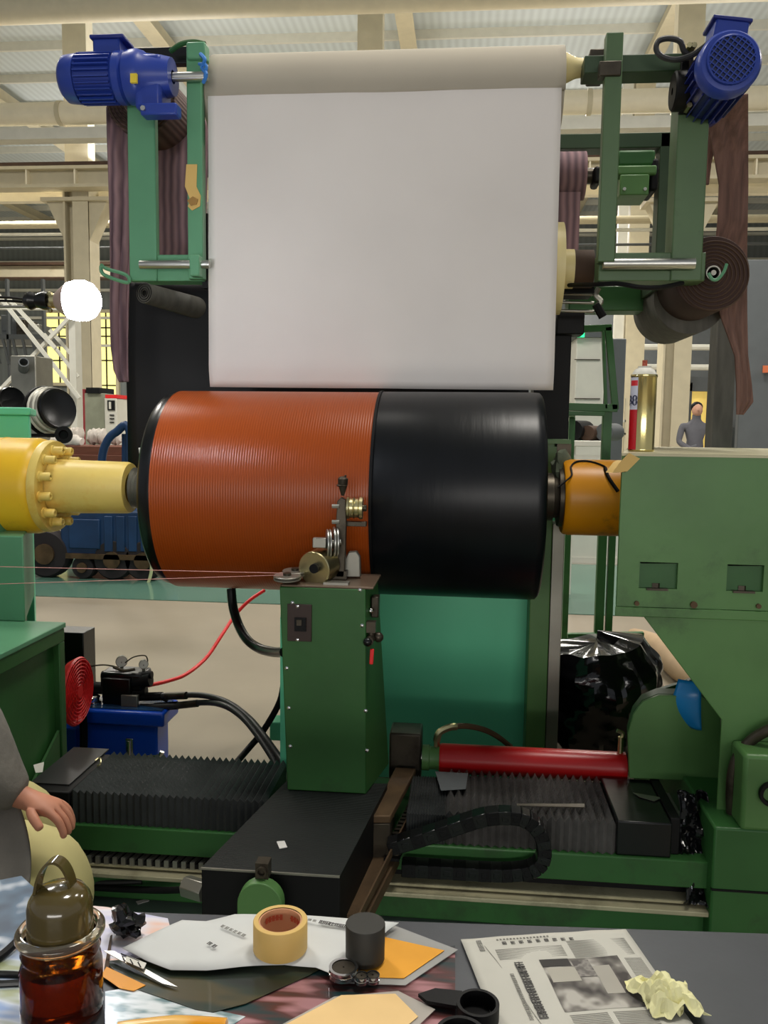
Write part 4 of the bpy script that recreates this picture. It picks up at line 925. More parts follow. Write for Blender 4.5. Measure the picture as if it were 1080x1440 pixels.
for k,(pl_,m_,lb) in enumerate(((((612,1085),(658,1088),(655,1110),(620,1112)),'grey_panel','grey-green label scrap on the left end of the right bellows'),(((890,1115),(932,1122),(920,1127),(899,1121)),'alu','grey tape scrap on the right end of the right bellows'))):
    tag(part(MB().prism([PZ(x_,y_,.327) for x_,y_ in pl_],(0,0,.001)),'label_scrap',m_),lb,'scrap')
tag(part(MB().prism([PZ(x_,y_,.329) for x_,y_ in ((727,1131),(822,1131),(822,1136),(727,1134))],(0,0,.002)),'steel_strip','dark_steel'),'narrow steel strip lying across the right bellows front edge','strip')
# flat cable chain left and looped chain right
T=thing('flat_cable_chain','flat cable chain lying in the bed channel at the left','cable chain',(-.9,2.1,.132))
l0=None
for i in range(26):
    x_=-1.12+i*.0235
    if l0 is None:
        l0=part(MB().prism([(x_,2.085,.1322),(x_+.012,2.085,.1322),(x_+.020,2.125,.1322),(x_+.008,2.125,.1322)],(0,0,.02)),'chain_link','alu',T)
    else: copy_part(l0,T,V(i*.0235,0,0))
part(MB().box((-1.14,2.09,.132),(-.52,2.124,.145)),'chain_tray','black',T)
T=thing('looped_cable_chain','black cable chain curling in a loop in front of the right bellows','cable chain',(.1,2.04,.1))
lp=[(548,1190),(580,1181),(615,1170),(650,1158),(684,1148),(718,1146),(742,1152),(758,1168),(765,1190),(762,1210),(746,1222),(720,1226),(690,1226),(655,1224),(620,1222),(585,1220),(552,1218)]
pp=[P(x_,y_,2.045) for x_,y_ in lp]
dens=[]
for i in range(len(pp)-1):
    p0=pp[max(i-1,0)];p1=pp[i];p2=pp[i+1];p3=pp[min(i+2,len(pp)-1)]
    for k in range(2):
        t=k/2; dens.append(.5*((2*p1)+(p2-p0)*t+(2*p0-5*p1+4*p2-p3)*t*t+(-p0+3*p1-3*p2+p3)*t**3))
for i in range(len(dens)-1):
    a_,b2=dens[i],dens[i+1]; d=(b2-a_); m_=(a_+b2)/2; n_=V(-d.z,0,d.x).normalized()
    part(MB().obox(m_,d*.56,V(0,.022,0),n_*.017).obox(m_-V(0,.021,0),d*.3,V(0,.002,0),n_*.008),'chain_link','black_gloss' if i%2 else 'black',T,bevel=.002,seg=1)
# crumpled foil / black wrap at right of bellows
T=thing('black_foil_wrap','crumpled shiny black plastic wrap hanging at the end of the right bellows','plastic wrap',(P(972,1235,2.06).x,2.08,.12))
def foil(u,v):
    A=P(952+8*(1-v)*0,1240,2.06); x_=.562+.075*u; z_=.13+.24*v
    nn=noise.noise(V(u*3,v*7,2))*.035+abs(noise.noise(V(u*5,v*13,5)))*.02
    return (x_+.01*sin(v*9),2.075+nn+v*.12,z_)
part(MB().grid(foil,20,40),'wrap_skin',mbag,T,solid=.001,smooth=25)
# red cylinder
T=thing('red_hydraulic_cylinder','long red hydraulic cylinder lying behind the right bellows','hydraulic cylinder',(.2,2.43,.29))
ry=2.43; A=P(618,1069,ry); B=P(884,1078,ry); rz=(A.z+B.z)/2+.002; 
part(MB().lathe((A.x,ry,rz),(1,0,0),[(0,.02),(0,.041),(.006,.043),(B.x-A.x-.01,.043),(B.x-A.x-.01,.02)],40,cap=False),'cylinder_tube','red',T)
part(MB().lathe((P(594,1067,ry).x,ry,rz),(1,0,0),[(0,.01),(0,.037),(.02,.037),(.022,.033),(.04,.033),(.05,.037),(A.x-P(594,1067,ry).x,.037)],32,cap=False),'gland_end','green',T)
part(MB().cyl((P(550,1067,ry).x,ry,rz),(P(594,1067,ry).x+.01,ry,rz),.016),'piston_rod','steel',T)
part(pbox(MB(),547,1032,592,1098,2.40,.1),'rod_block','dark_steel',T,bevel=.006)
part(MB().cyl((P(614,1056,ry).x,ry,rz+.035),(P(614,1056,ry).x,ry,rz+.062),.009,seg=6),'port_fitting','brass',T)
hp=[P(614,1042,ry),P(618,1030,ry),P(632,1023,ry+.01),P(655,1021,ry+.03),P(680,1026,ry+.06),P(700,1036,ry+.1),P(718,1050,ry+.14)]
part(MB().tube(hp,.0085,8),'hose','rust',T); part(MB().tube(hp[0:3]+[P(642,1022,ry+.018)],.0105,8),'elbow_fitting','brass',T)
xr=P(873,1040,ry).x
part(MB().cyl((xr,ry,rz+.03),(xr,ry,rz+.09),.008).tube([(xr,ry,rz+.08),(xr+.004,ry,rz+.1),(xr-.012,ry,rz+.108)],.006,6),'port_fitting','brass',T)
# ================================================= CROSS SLIDE AND PEDESTAL
T=thing('cross_slide','long black cross slide box reaching toward the table below the pedestal','cross slide',(-.38,1.95,.02))
zt=.335
c_=[PZ(283,1220,zt),PZ(478,1232,zt),PZ(545,1102,zt),PZ(403,1098,zt)]
mb=MB()
d0=V(0,0,-.20)
part(MB().prism([p+d0 for p in c_],(0,0,.196)),'slide_body','black',T,bevel=.002)
mtop=wave(M('ribbed_black_cover',(22,26,24),.55,var=.35,scale=7,spec=.3),'Y',55,(.55,.55,.55),(1,1,1),.5)
part(MB().prism([p+V(0,0,-.004) for p in c_],(0,0,.004)),'ribbed_cover',mtop,T)
part(MB().bar(c_[0]+V(0,-.003,0),c_[1]+V(0,-.003,0),.004,.004),'front_edge','alu',T)
q=PZ(367,1285,.14)
kx=P(368,1240,1.69).x; kz=P(368,1262,1.69).z
T2=thing('green_round_cover','green round topped cover with small eye hook on the front of the slide','cover',(kx,1.69,.1))
ks=[(kx-.048,1.70,.145)]+[(kx-.048*cos(a),1.70,kz-.006+.048*sin(a)) for a in [pi*j/14 for j in range(15)]]+[(kx+.048,1.70,.145)]
part(MB().prism(ks,(0,-.03,0)),'cover_plate','green',T2,bevel=.002)
part(MB().box((kx-.014,1.69,kz+.04),(kx+.014,1.72,kz+.075)).lathe((kx,1.685,kz+.058),(0,1,0),[(0,.006),(-.003,.008),(-.003,.012),(.006,.012)],14,cap=False),'eye_hook','dark_steel',T2)
tag(part(MB().prism([PZ(x_,y_,zt+.001) for x_,y_ in ((389,1184),(400,1183),(404,1192),(393,1194))],(0,0,.0015)),'paper_scrap','paper'),'tiny white paper scrap on top of the black slide','scrap')
q=P(272,1246,1.9)
tag(part(MB().cyl((q.x-.02,1.9,q.z),(q.x+.035,1.88,q.z),.026,seg=6).cyl((q.x-.03,1.9,q.z),(q.x+.02,1.9,q.z),.012),'hex_nut','alu',bevel=.002),'large grey hexagon nut left of the black slide','nut')
T=thing('rack_rail','rusty rail with toothed rack beside the black slide','rail',(-.15,2.0,.1))
ra=PZ(492,1290,.20); rb=PZ(585,1092,.31); zt2=.315
e0=PZ(478,1292,.2); e1=PZ(518,1292,.2); e2=PZ(590,1098,.31); e3=PZ(556,1096,.31)
part(MB().prism([(e0.x,e0.y,.18),(e1.x,e1.y,.18),(e2.x,e2.y,.18),(e3.x,e3.y,.18)],(0,0,.03)),'rail_base','rust',T)
m0=PZ(520,1158,.3); m1=PZ(549,1158,.3); 
part(MB().prism([m0,m1,PZ(585,1090,.3),PZ(556,1088,.3)],(0,0,.02)),'upper_rail','rust',T,bevel=.003)
part(MB().prism([m0+V(0,0,-.1),m1+V(0,0,-.1),m1+V(0,.14,-.1),m0+V(0,.14,-.1)],(0,0,.1)),'rail_block','dark_steel',T,bevel=.003)
g0_=PZ(552,1190,.24); g1_=PZ(585,1125,.24)
for i in range(14):
    p=g0_.lerp(g1_,i/13); part(MB().box((p.x-.016,p.y-.006,.215),(p.x+.016,p.y+.006,.245)),'rack_tooth','dark_steel',T)
part(MB().prism([g0_+V(-.02,-.02,-.03),g0_+V(.018,-.02,-.03),g1_+V(.018,.02,-.03),g1_+V(-.02,.02,-.03)],(0,0,.008)),'rack_back','black',T)
part(MB().bar(PZ(505,1290,.235),PZ(580,1140,.255),.004,.02),'edge_strip','rust',T)
# pedestal
T=thing('control_pedestal','green sheet steel control pedestal in front of the drum joint','pedestal',(-.36,2.2,zt))
f0_=P(404,1107,2.15); f1_=P(515,1113,2.15)
pf=2.15
BL=P(404,1100,pf).x; BR=P(515,1100,pf).x; TL=P(393,828,pf).x; TR=P(514,828,pf).x; zT=P(450,827,pf).z
yb=2.36; 
def hexa(mb,b,t):  # b,t: four corner points each
    return mb.add(list(b)+list(t),[(3,2,1,0),(4,5,6,7),(0,1,5,4),(1,2,6,5),(2,3,7,6),(3,0,4,7)])
XR2=P(548,1060,2.3).x; XT2=P(530,815,2.3).x
zb2=zt+.001
part(hexa(MB(),[(BL,pf,zb2),(BR,pf,zb2),(P(547,1065,yb).x,yb,zb2),(BL,yb,zb2)],[(TL,pf,zT),(TR,pf,zT),(P(531,812,yb).x,yb,zT),(TL,yb,zT)]),'pedestal_body','green_dk',T,bevel=.003)
part(MB().box((TL+.004,pf+.002,zT),(TR+.02,yb-.01,zT+.006)),'top_plate',M('brownish_top_plate',(110,92,76),.45,.3,var=.15),T,bevel=.002)
for x_,y_ in ((506,830),(403,940),(406,996),(408,1050),(509,880),(514,1000),(516,1056),(411,848)):
    q=P(x_,y_,pf-.002); part(MB().lathe((q.x,pf+.003,q.z),(0,-1,0),[(0,.0055),(.004,.005),(.006,.002)],10),'cover_screw','chrome',T)
sw=part(pbox(MB(),404,850,438,902,pf-.006,.006),'switch_plate',M('brown_switch_plate',(50,34,28),.5),T,bevel=.001)
part(pbox(MB(),414,869,430,888,pf-.012,.006),'switch_recess','black',sw); part(pbox(MB(),417,872,424,880,pf-.016,.006),'switch_rocker','dark_steel',sw)
for y_ in (852,899): 
    q=P(419,y_,pf); part(MB().lathe((q.x,pf-.004,q.z),(0,-1,0),[(0,.005),(.004,.004),(.005,.001)],10),'plate_screw','chrome',sw)
# side valve
vq=P(524,852,2.22)
part(MB().obox(P(526,852,2.24)+V(0.004,0,0),V(.01,0,0),V(0,.02,0),V(0,0,.028)),'side_switch','dark_steel',T,bevel=.003)
part(MB().sphere(P(521,859,2.2),.008,10),'switch_knob','chrome',T)
vc=P(522,898,2.17)
part(MB().cyl(vc+V(-.002,-.03,0),vc+V(.0,.04,.0),.011).obox(vc+V(0,0,.032),V(.012,0,0),V(0,.012,0),V(0,0,.014)).cyl(vc+V(0,0,0),vc+V(0,0,.03),.008).sphere(vc+V(.018,.01,.002),.014,10),'ball_valve','dark_steel',T)
part(MB().sphere(vc+V(-.006,-.03,-.002),.012,12),'valve_knob','black_gloss',T)
part(MB().bar(vc+V(.004,-.01,-.025),vc+V(.002,-.01,-.065),.01,.01),'valve_handle','red_plastic',T,bevel=.002,label='red valve handle')
# roller gear on top
T=thing('cord_guide_rollers','steel guide roller assembly mounted on top of the pedestal','roller guide',(-.38,2.24,zT+.006))
def disc(px,py,Y,r,ax,w_,mt,nm='guide_roller',groove=True,hub=True):
    c=P(px,py,Y); pr=[(0,.006),(0,r*.96),(w_*.12,r),(w_*.3,r)]
    if groove: pr+=[(w_*.5,r*.86)]
    pr+=[(w_*.7,r),(w_*.88,r),(w_,r*.96),(w_,.006)]
    o=part(MB().lathe(c,ax,pr,40,cap=False),nm,mt,T,smooth=30)
    if hub: part(MB().cyl(c-Vector(ax).normalized()*.006,c+Vector(ax).normalized()*(w_+.006),r*.3,seg=16),'roller_hub','dark_steel',o)
    return o
part(MB().lathe(P(441,800,2.19),V(.35,1,.1),[(0,.006),(0,.044),(.003,.046),(.06,.046),(.06,.006)],40,cap=False),'big_roller','brass',T,smooth=30,label='big pale brass roller')
part(MB().cyl(P(441,800,2.17),P(441,800,2.19)+V(.02,.06,.006),.0125,seg=16),'roller_axle','black',T)
part(MB().lathe(P(453,800,2.235),V(.35,1,.1),[(0,.006),(0,.036),(.05,.036),(.05,.006)],40,cap=False),'rear_roller','brass',T,smooth=30)
disc(404,815,2.17,.036,V(0,-.08,1),.012,'alu'); disc(415,808,2.22,.034,V(0,-.08,1),.012,'alu')
q=P(402,824,2.17); part(MB().cyl((q.x,2.17,q.z-.016),(q.x,2.17,q.z+.004),.014).cyl((q.x-.004,2.19,zT),(q.x-.004,2.19,q.z+.01),.008),'pulley_stem','dark_steel',T)
disc(459,765,2.22,.040,V(1,.25,0),.012,'steel'); disc(468,763,2.24,.043,V(1,.25,0),.014,'steel')
part(MB().obox(P(450,763,2.2),V(.018,0,0),V(0,.012,0),V(0,0,.013)),'roller_arm','alu',T,bevel=.002)
part(MB().cyl(P(445,764,2.22),P(480,762,2.22),.007),'arm_pin','steel',T)
bp=[P(x_,y_,2.24) for x_,y_ in ((474,705),(480,699),(486,703),(487,735),(486,770),(484,812),(472,812),(474,770),(472,740))]
part(MB().prism(bp,(0,.016,0)),'upright_plate','dark_steel',T,bevel=.002)
for x_,y_ in ((471,712),(471,734)): part(MB().cyl(P(x_-4,y_,2.235),P(x_+6,y_,2.235),.006,seg=6),'plate_bolt','steel',T)
part(MB().lathe(P(482,697,2.245),(0,0,1),[(0,.004),(.03,.013),(.045,.014),(.05,.008),(.052,.003)],14,cap=False).tube([P(478,680,2.245),P(477,673,2.245),P(482,671,2.245)],.003,6).tube([P(484,680,2.245),P(486,668,2.245)],.003,6).lathe(P(481,684,2.245),(0,0,1),[(0,.012),(.003,.016),(.006,.012)],14),'wing_screw','dark_steel',T)
c=P(488,714,2.25)
part(MB().lathe(c,(1,.05,0),[(0,.01),(0,.029),(.006,.03),(.008,.026),(.016,.0255),(.018,.029),(.022,.0255),(.03,.026),(.034,.03),(.042,.03),(.042,.01)],36,cap=False),'grooved_roller','brass',T,smooth=30)
part(MB().cyl(c+V(-.02,0,0),c+V(.052,0,0),.009),'roller_shaft','dark_steel',T)
part(MB().box(tuple(P(484,740,2.26)),tuple(P(516,733,2.28))),'support_shelf','dark_steel',T,bevel=.001)
part(MB().prism([P(x_,y_,2.27) for x_,y_ in ((484,812),(507,812),(506,783),(501,775),(490,776),(485,786))],(0,.02,0)),'foot_bracket','alu',T,bevel=.003)
part(MB().box((P(455,820,2.17).x,2.165,zT+.006),(P(490,820,2.17).x,2.2,zT+.012)),'base_block','alu',T)
part(MB().cyl(P(441,800,2.19)+V(.01,.05,0),(P(470,810,2.24)+V(0,.01,-.03)),.008),'stay_rod','dark_steel',T)
part(MB().box((P(462,800,2.25).x,2.24,zT+.006),(P(488,800,2.25).x,2.27,zT+.03)),'upright_foot','dark_steel',T)
for (ya,yb2,lb) in ((797,806,'upper thin pink thread running to the guide pulleys'),(822,808.5,'lower thin pink thread running to the guide pulleys')):
    tag(part(MB().tube([P(-120,ya-3 if ya<800 else ya+3,2.15),P(398,yb2,2.15)],.0009,5,1),'cord_thread',M('pink_thread',(220,160,150),.7)),lb,'thread')
tag(part(MB().prism([P(394,868,2.4),P(400,868,2.4),P(405,1085,2.4),P(394,1080,2.4)],(0,.02,0)),'teal_side_strip','teal'),'narrow teal plate standing just behind the left of the pedestal','plate')
tag(part(pbox(MB(),379,1016,400,1042,2.9,.08),'teal_block','teal',bevel=.004),'small teal block beside the hoses left of the pedestal','block')
# ================================================= HYDRAULIC UNIT
hy=2.85
T=thing('blue_hydraulic_tank','blue oil tank with black valve block on top behind the left bellows','hydraulic unit',(-1.2,hy+.1,0))
xa=P(118,1040,hy).x; xb=P(221,1040,hy).x; zt3=P(170,1018,hy).z
part(MB().box((xa,hy,0),(xb,hy+.12,zt3)),'tank_body','tank_blue',T,bevel=.008)
zl=P(170,1003,hy-.02).z
part(MB().box((P(112,1010,hy).x,hy-.02,zt3),(P(233,1010,hy).x,hy+.14,zl+.006)),'tank_rim','tank_blue',T,bevel=.008)
part(MB().box((P(122,1010,hy).x,hy+.0,zl+.006),(P(228,1010,hy).x,hy+.12,zl+.009)),'tank_lid','tank_top',T)
q=P(131,997,hy+.04); part(MB().lathe((q.x,hy+.04,zl+.006),(0,0,1),[(0,.03),(.012,.03),(.014,.024),(.03,.026),(.034,.02),(.034,.001)],20,cap=False),'filler_cap','chrome',T)
q=P(182,1050,hy-.01); part(MB().box((q.x-.013,hy-.012,q.z-.05),(q.x+.013,hy,q.z+.03)).cyl((q.x,hy-.016,q.z-.045),(q.x,hy-.016,q.z+.025),.008),'level_gauge','chrome',T,bevel=.001)
for x_ in (186,222): part(MB().cyl(P(x_,1003,hy+.1),P(x_,1001,hy+.1)+V(0,0,.012),.008,seg=6),'lid_bolt','chrome',T)
vx0=P(153,980,hy+.1).x; vx1=P(192,980,hy+.1).x; vz=P(170,948,hy+.1).z
part(MB().box((vx0,hy+.04,zl+.009),(vx1,hy+.11,vz)),'valve_block','black_gloss',T,bevel=.003)
part(pbox(MB(),170,978,193,1006,hy+.03,.02),'port_plate','alu',T,bevel=.002)
part(pbox(MB(),140,947,200,972,hy+.06,.1),'valve_stack','black_gloss',T,bevel=.01)
for (x0_,y0_,x1_,y1_,r_) in ((132,967,160,969,.022),(144,950,172,950,.017),(188,958,212,955,.026),(188,973,206,972,.018),(196,950,214,949,.014)):
    part(MB().cyl(P(x0_,y0_,hy+.08),P(x1_,y1_,hy+.08),r_,seg=16),'solenoid','black',T)
part(MB().cyl(P(120,973,hy+.1),P(140,971,hy+.1),.012),'pump_pipe','dark_steel',T)
for (x_,y_,r_) in ((171,930,.021),(202,934,.017)):
    g=P(x_,y_,hy+.1); gp=part(MB().lathe(g,V(.35,-1,.1),[(-.012,.004),(-.012,r_),(.006,r_),(.008,r_*.9),(.004,r_*.88)],22,cap=False).cyl(g,(g.x,g.y,vz-.01),.006),'pressure_gauge','alu',T)
    part(MB().lathe(g+V(.002,-.005,.0),V(.35,-1,.1),[(0,.001),(0,r_*.88),(-.001,r_*.88)],22,cap=False),'gauge_face','white_paint',gp)
part(MB().tube([P(122,938,hy+.06),P(145,935,hy+.06),P(165,938,hy+.08)],.003,6).tube([P(176,932,hy+.1),P(188,924,hy+.1),P(204,922,hy+.1),P(208,930,hy+.1)],.0025,6).tube([P(160,938,hy+.07),P(175,943,hy+.06),P(190,941,hy+.07)],.006,6),'copper_line','dark_steel',T)
part(MB().cyl(P(121,938,hy+.05),P(127,938,hy+.05),.009,seg=6),'line_nut','black',T)
q=P(205,1064,hy-.03); part(MB().cyl(q,P(226,1063,hy-.03),.006).cyl(P(224,1066,hy-.03),P(228,1057,hy-.03),.009,seg=8),'drain_valve','chrome',T)
# fan with red guard
fc=P(106,972,hy-.16); fax=V(1,.02,0).normalized()
T=thing('red_fan_guard','round red fan guard on the cooler left of the blue tank','fan guard',(fc.x,fc.y,fc.z-.12))
R_=.112; u=V(0,0,1); w_=fax.cross(u).normalized()
part(MB().lathe(fc,fax,[(-.02,.10),(-.0,R_),(.008,R_+.004),(.014,R_)],40,cap=False),'guard_ring','red_plastic',T)
for k in range(8):
    rr=.022+k*.012
    part(MB().tube([fc+fax*(.016)+(u*cos(t)+w_*sin(t))*rr for t in [2*pi*j/28 for j in range(29)]],.0022,5,1),'guard_hoop','red_plastic',T)
for k in range(12):
    a=2*pi*k/12; p0=fc+fax*.014+(u*cos(a)+w_*sin(a))*.02; p1=fc+fax*.012+(u*cos(a+.35)+w_*sin(a+.35))*R_
    part(MB().tube([p0,(p0+p1)/2+(u*cos(a+.5)+w_*sin(a+.5))*.008,p1],.0022,5,3),'guard_rib','red_plastic',T)
part(MB().lathe(fc,fax,[(.01,.02),(.018,.02),(.018,.001)],20,cap=False),'guard_centre','red_plastic',T)
part(MB().lathe(fc-fax*.004,fax,[(0,.001),(0,.1)],32,cap=False),'guard_back',M('deep_red_plastic',(200,30,32),.5),T)
T=thing('black_cooler_box','black oil cooler box behind the red fan guard','cooler',(fc.x-.12,fc.y+.2,.0))
c_=fc-fax*.07+V(0,.03,.02)
q0=P(84,905,hy+.1); q1=P(118,1060,hy+.1)
part(MB().box((q0.x-.15,hy+.1,zl*.0),(P(118,930,hy+.1).x,hy+.2,P(110,890,hy+.1).z)),'cooler_body','black_gloss',T,bevel=.003)
part(MB().tube([fc-fax*.02,fc-fax*.1+V(0,.1,0),V(P(100,960,hy+.1).x,hy+.12,fc.z)],.03,12,4),'fan_motor','black',T)
part(MB().tube([P(116,1000,hy-.05),P(118,1030,hy-.05),P(117,1075,hy-.05),V(P(117,1075,hy-.05).x,hy-.05,.0)],.014,8),'corrugated_hose','black',T)
tag(part(MB().box((P(86,1020,hy-.02).x,hy-.04,0),(P(110,1020,hy-.02).x,hy+.1,P(100,1022,hy-.02).z)),'blue_side_tank','tank_blue',bevel=.004),'dark blue box under the red fan guard','box')
# hoses
def hose(pts,r_,mt,nm,lb,ct='hose'):
    return tag(part(MB().tube([P(*p) for p in pts],r_,10),nm,mt),lb,ct)
o=thing('upper_hydraulic_hose','upper dark hydraulic hose arching from valve block toward the pedestal foot','hose',P(300,980,hy))
part(MB().tube([P(*p) for p in ((193,980,hy+.08),(240,978,hy+.05),(285,978,hy),(320,988,2.75),(350,1010,2.65),(372,1036,2.55),(392,1064,2.47),(402,1078,2.42))],.0105,10),'hose_body','hose',o)
part(MB().cyl(P(197,980,hy+.08),P(228,979,hy+.06),.016,seg=8).cyl(P(231,984,hy+.06),P(234,979,hy+.06),.014,seg=8),'swivel_fitting','black',o)
part(MB().cyl(P(234,979,hy+.055),P(262,978,hy+.02),.0135),'crimp_sleeve','dark_steel',o)
o=thing('lower_hydraulic_hose','lower dark hydraulic hose running under the upper one to the pedestal foot','hose',P(300,1000,hy))
part(MB().tube([P(*p) for p in ((193,994,hy+.06),(240,993,hy+.03),(285,988,hy),(315,992,2.74),(340,1008,2.66),(362,1034,2.57),(382,1064,2.48),(390,1080,2.44))],.0105,10),'hose_body','hose',o)
part(MB().cyl(P(218,994,hy+.06),P(250,992,hy+.03),.015,seg=8),'swivel_fitting','black',o); part(MB().cyl(P(250,992,hy+.03),P(278,989,hy+.01),.013),'crimp_sleeve','dark_steel',o)
hose(((400,950,2.55),(394,985,2.6),(372,1025,2.62),(350,1052,2.6),(330,1075,2.5)),.0105,'black','black_crossing_hose','black hose crossing behind the two hydraulic hoses')
hose(((325,828,2.78),(328,855,2.76),(336,880,2.72),(348,900,2.66),(365,912,2.6),(385,917,2.5),(400,917,2.4)),.0155,'black_gloss','thick_black_conduit','thick black conduit hanging under the copper drum half','conduit')
hose(((372,830,3.6),(350,845,3.55),(330,866,3.5),(312,893,3.4),(290,925,3.3),(262,948,3.15),(235,958,3.05),(208,964,2.97)),.0075,'red_plastic','red_air_hose','thin bright red air hose curving down to the valve block')
hose(((212,775,6.7),(213,798,6.7),(211,812,6.7),(206,826,6.69)),.013,M('pale_rope',(206,210,160),.8),'hanging_rope','short pale rope end hanging left of the drum','rope')
hose(((100,1246,2.12),(170,1250,2.08),(230,1252,2.05),(275,1250,2.0)),.009,'black','floor_cable','black cable lying on the floor plate below the cable chain','cable')
hose(((100,1238,2.13),(150,1241,2.1),(200,1240,2.1)),.007,'hose','short_floor_cable','short grey cable behind the black floor cable','cable')
tag(part(MB().prism([PZ(x_,y_,.013) for x_,y_ in ((191,1268),(207,1264),(210,1267),(194,1272))],(0,0,.001)),'floor_scrap','paper'),'white paper scrap on the grey-green floor plate','scrap')
# ================================================= BULB
T=thing('bright_bulb','glowing white lamp bulb in a horizontal socket at the upper left','lamp',P(100,422,2.0))
bc=P(115,423,2.0)
m_bulb=M('glowing_bulb',(255,252,246),.4,emit=((240,245,255),60.0))
part(MB().lathe(bc,(1,0,.0),[(-.03,.001),(-.03,.043),(-.01,.0475),(.01,.047),(.026,.04),(.038,.026),(.0445,.012),(.046,.0)],36,cap=False),'glowing_dome',m_bulb,T)
part(MB().lathe(bc,(1,0,.0),[(-.062,.0),(-.062,.02),(-.05,.03),(-.03,.0435),(-.03,.04)],32,cap=False),'heat_sink_base',M('grey_brown_bulb_base',(170,150,140),.5),T)
sx=P(72,420,2.0); part(MB().cyl(bc+V(-.062,0,0),bc+V(-.074,0,0),.018).sphere(bc+V(-.075,-.008,.012),.009,8).sphere(bc+V(-.075,-.008,-.008),.009,8).sphere(bc+V(-.075,-.008,-.024),.006,8),'brass_contact','brass',T)
part(MB().lathe(bc+V(-.082,0,0),(-1,0,0),[(0,.0),(0,.021),(.012,.022),(.03,.016),(.045,.022),(.055,.018),(.062,.01),(.062,0)],20,cap=False),'plug_socket','black_gloss',T)
e_=bc+V(-.144,0,0)
part(MB().tube([e_+V(0,0,.004),e_+V(-.05,0,.008),e_+V(-.2,.02,.012),e_+V(-.6,.05,.02)],.003,6).tube([e_+V(0,0,-.003),e_+V(-.06,0,.0),e_+V(-.2,.02,.002),e_+V(-.6,.05,.0)],.003,6),'lamp_wire','black',T)
part(MB().cyl(bc+V(-.10,0,-.014),bc+V(-1.5,0,-.012),.0035),'support_rod','alu',T)
part(MB().cyl(bc+V(-1.5,0,-.014),(bc.x-1.5,2.0,0),.012).cyl((bc.x-1.5,2.0,0),(bc.x-1.5,2.0,.015),.12),'floor_stand','black_gloss',T)
# ================================================= SEATED PERSON
T=thing('person','person in grey jacket seated at the left edge, hand resting on beige trousered knee','person',(-1.3,1.66,0))
mskin=M('hand_skin',(196,134,106),.55,var=.08,scale=20)
# body with head, arms and hands in one surface
Bv=[];Be=[];Br=[]
def chain(pts,prev=None):
    for p,r in pts:
        Bv.append(p);Br.append(r)
        if prev is not None: Be.append((prev,len(Bv)-1))
        prev=len(Bv)-1
    return prev
hip=chain([((-1.42,1.70,.46),.13)])
ch=chain([((-1.44,1.70,.62),.125),((-1.42,1.70,.80),.135),((-1.40,1.70,.93),.12)],hip)
nk=chain([((-1.38,1.70,1.03),.052),((-1.35,1.70,1.1),.055),((-1.33,1.70,1.18),.085),((-1.33,1.70,1.25),.07)],ch)
# near arm (right hand on knee)
wz=P(44,1126,1.60)
wr=chain([((-1.32,1.58,.94),.06),((-1.2,1.53,.76),.045),((-1.07,1.55,.62),.038),(tuple(wz+V(-.035,0,.012)),.027),(tuple(wz),.026),(tuple(wz+V(.03,.005,-.01)),.03)],ch)
palm=wz+V(.03,.005,-.01)
# fingers draped over the knee, pointing right and down
fl=[(-.022,.95,.034),(-.008,1.0,.03),(.008,.95,.024),(.022,.8,.016)]
for k,(dy,L_,dz) in enumerate(fl):
    b0=palm+V(.004,dy*.85,.002); L_*=.88
    chain([(tuple(b0+V(.022*L_,dy*.3,-.006)),.0098),(tuple(b0+V(.042*L_,dy*.35,-.024)),.0088),(tuple(b0+V(.052*L_,dy*.35,-.044)),.008),(tuple(b0+V(.053*L_,dy*.35,-.058)),.007)],wr)
chain([(tuple(wz+V(.012,-.03,-.006)),.012),(tuple(wz+V(.03,-.044,-.02)),.0105),(tuple(wz+V(.046,-.05,-.036)),.009)],wr)
# far arm
wl=chain([((-1.32,1.83,.94),.06),((-1.36,1.9,.74),.045),((-1.3,1.86,.6),.036),((-1.22,1.83,.53),.028),((-1.19,1.82,.52),.03)],ch)
for dy in (-.022,-.008,.008,.022): chain([((-1.165,1.82+dy,.515),.0098),((-1.145,1.82+dy*1.2,.50),.009),((-1.135,1.82+dy*1.2,.485),.008)],wl)
chain([((-1.185,1.785,.51),.011),((-1.165,1.775,.50),.01)],wl)
skin('body',Bv,Be,Br,mskin,T,2)
# jacket
e1=P(18,960,1.6); e2=P(30,1090,1.6)
Jv=[(-1.42,1.70,.46),(-1.44,1.70,.62),(-1.42,1.70,.80),(-1.40,1.70,.95),(-1.38,1.70,1.02),
    (-1.32,1.57,.95),(-1.16,1.53,.86),(-1.0,1.56,.74),(-.955,1.58,.6),tuple(wz+V(-.045,0,.02)),tuple(wz+V(-.018,0,.006)),
    (-1.32,1.84,.95),(-1.36,1.9,.74),(-1.3,1.86,.6),(-1.24,1.83,.54)]
Je=[(0,1),(1,2),(2,3),(3,4),(3,5),(5,6),(6,7),(7,8),(8,9),(9,10),(3,11),(11,12),(12,13),(13,14)]
Jr=[.155,.15,.155,.13,.07,.085,.08,.085,.078,.05,.036,.08,.065,.055,.04]
mj=M('grey_knit_jacket',(120,116,108),.9,var=.12,scale=18,bump=.25,bscale=60)
skin('jacket',Jv,Je,Jr,mj,T,2)
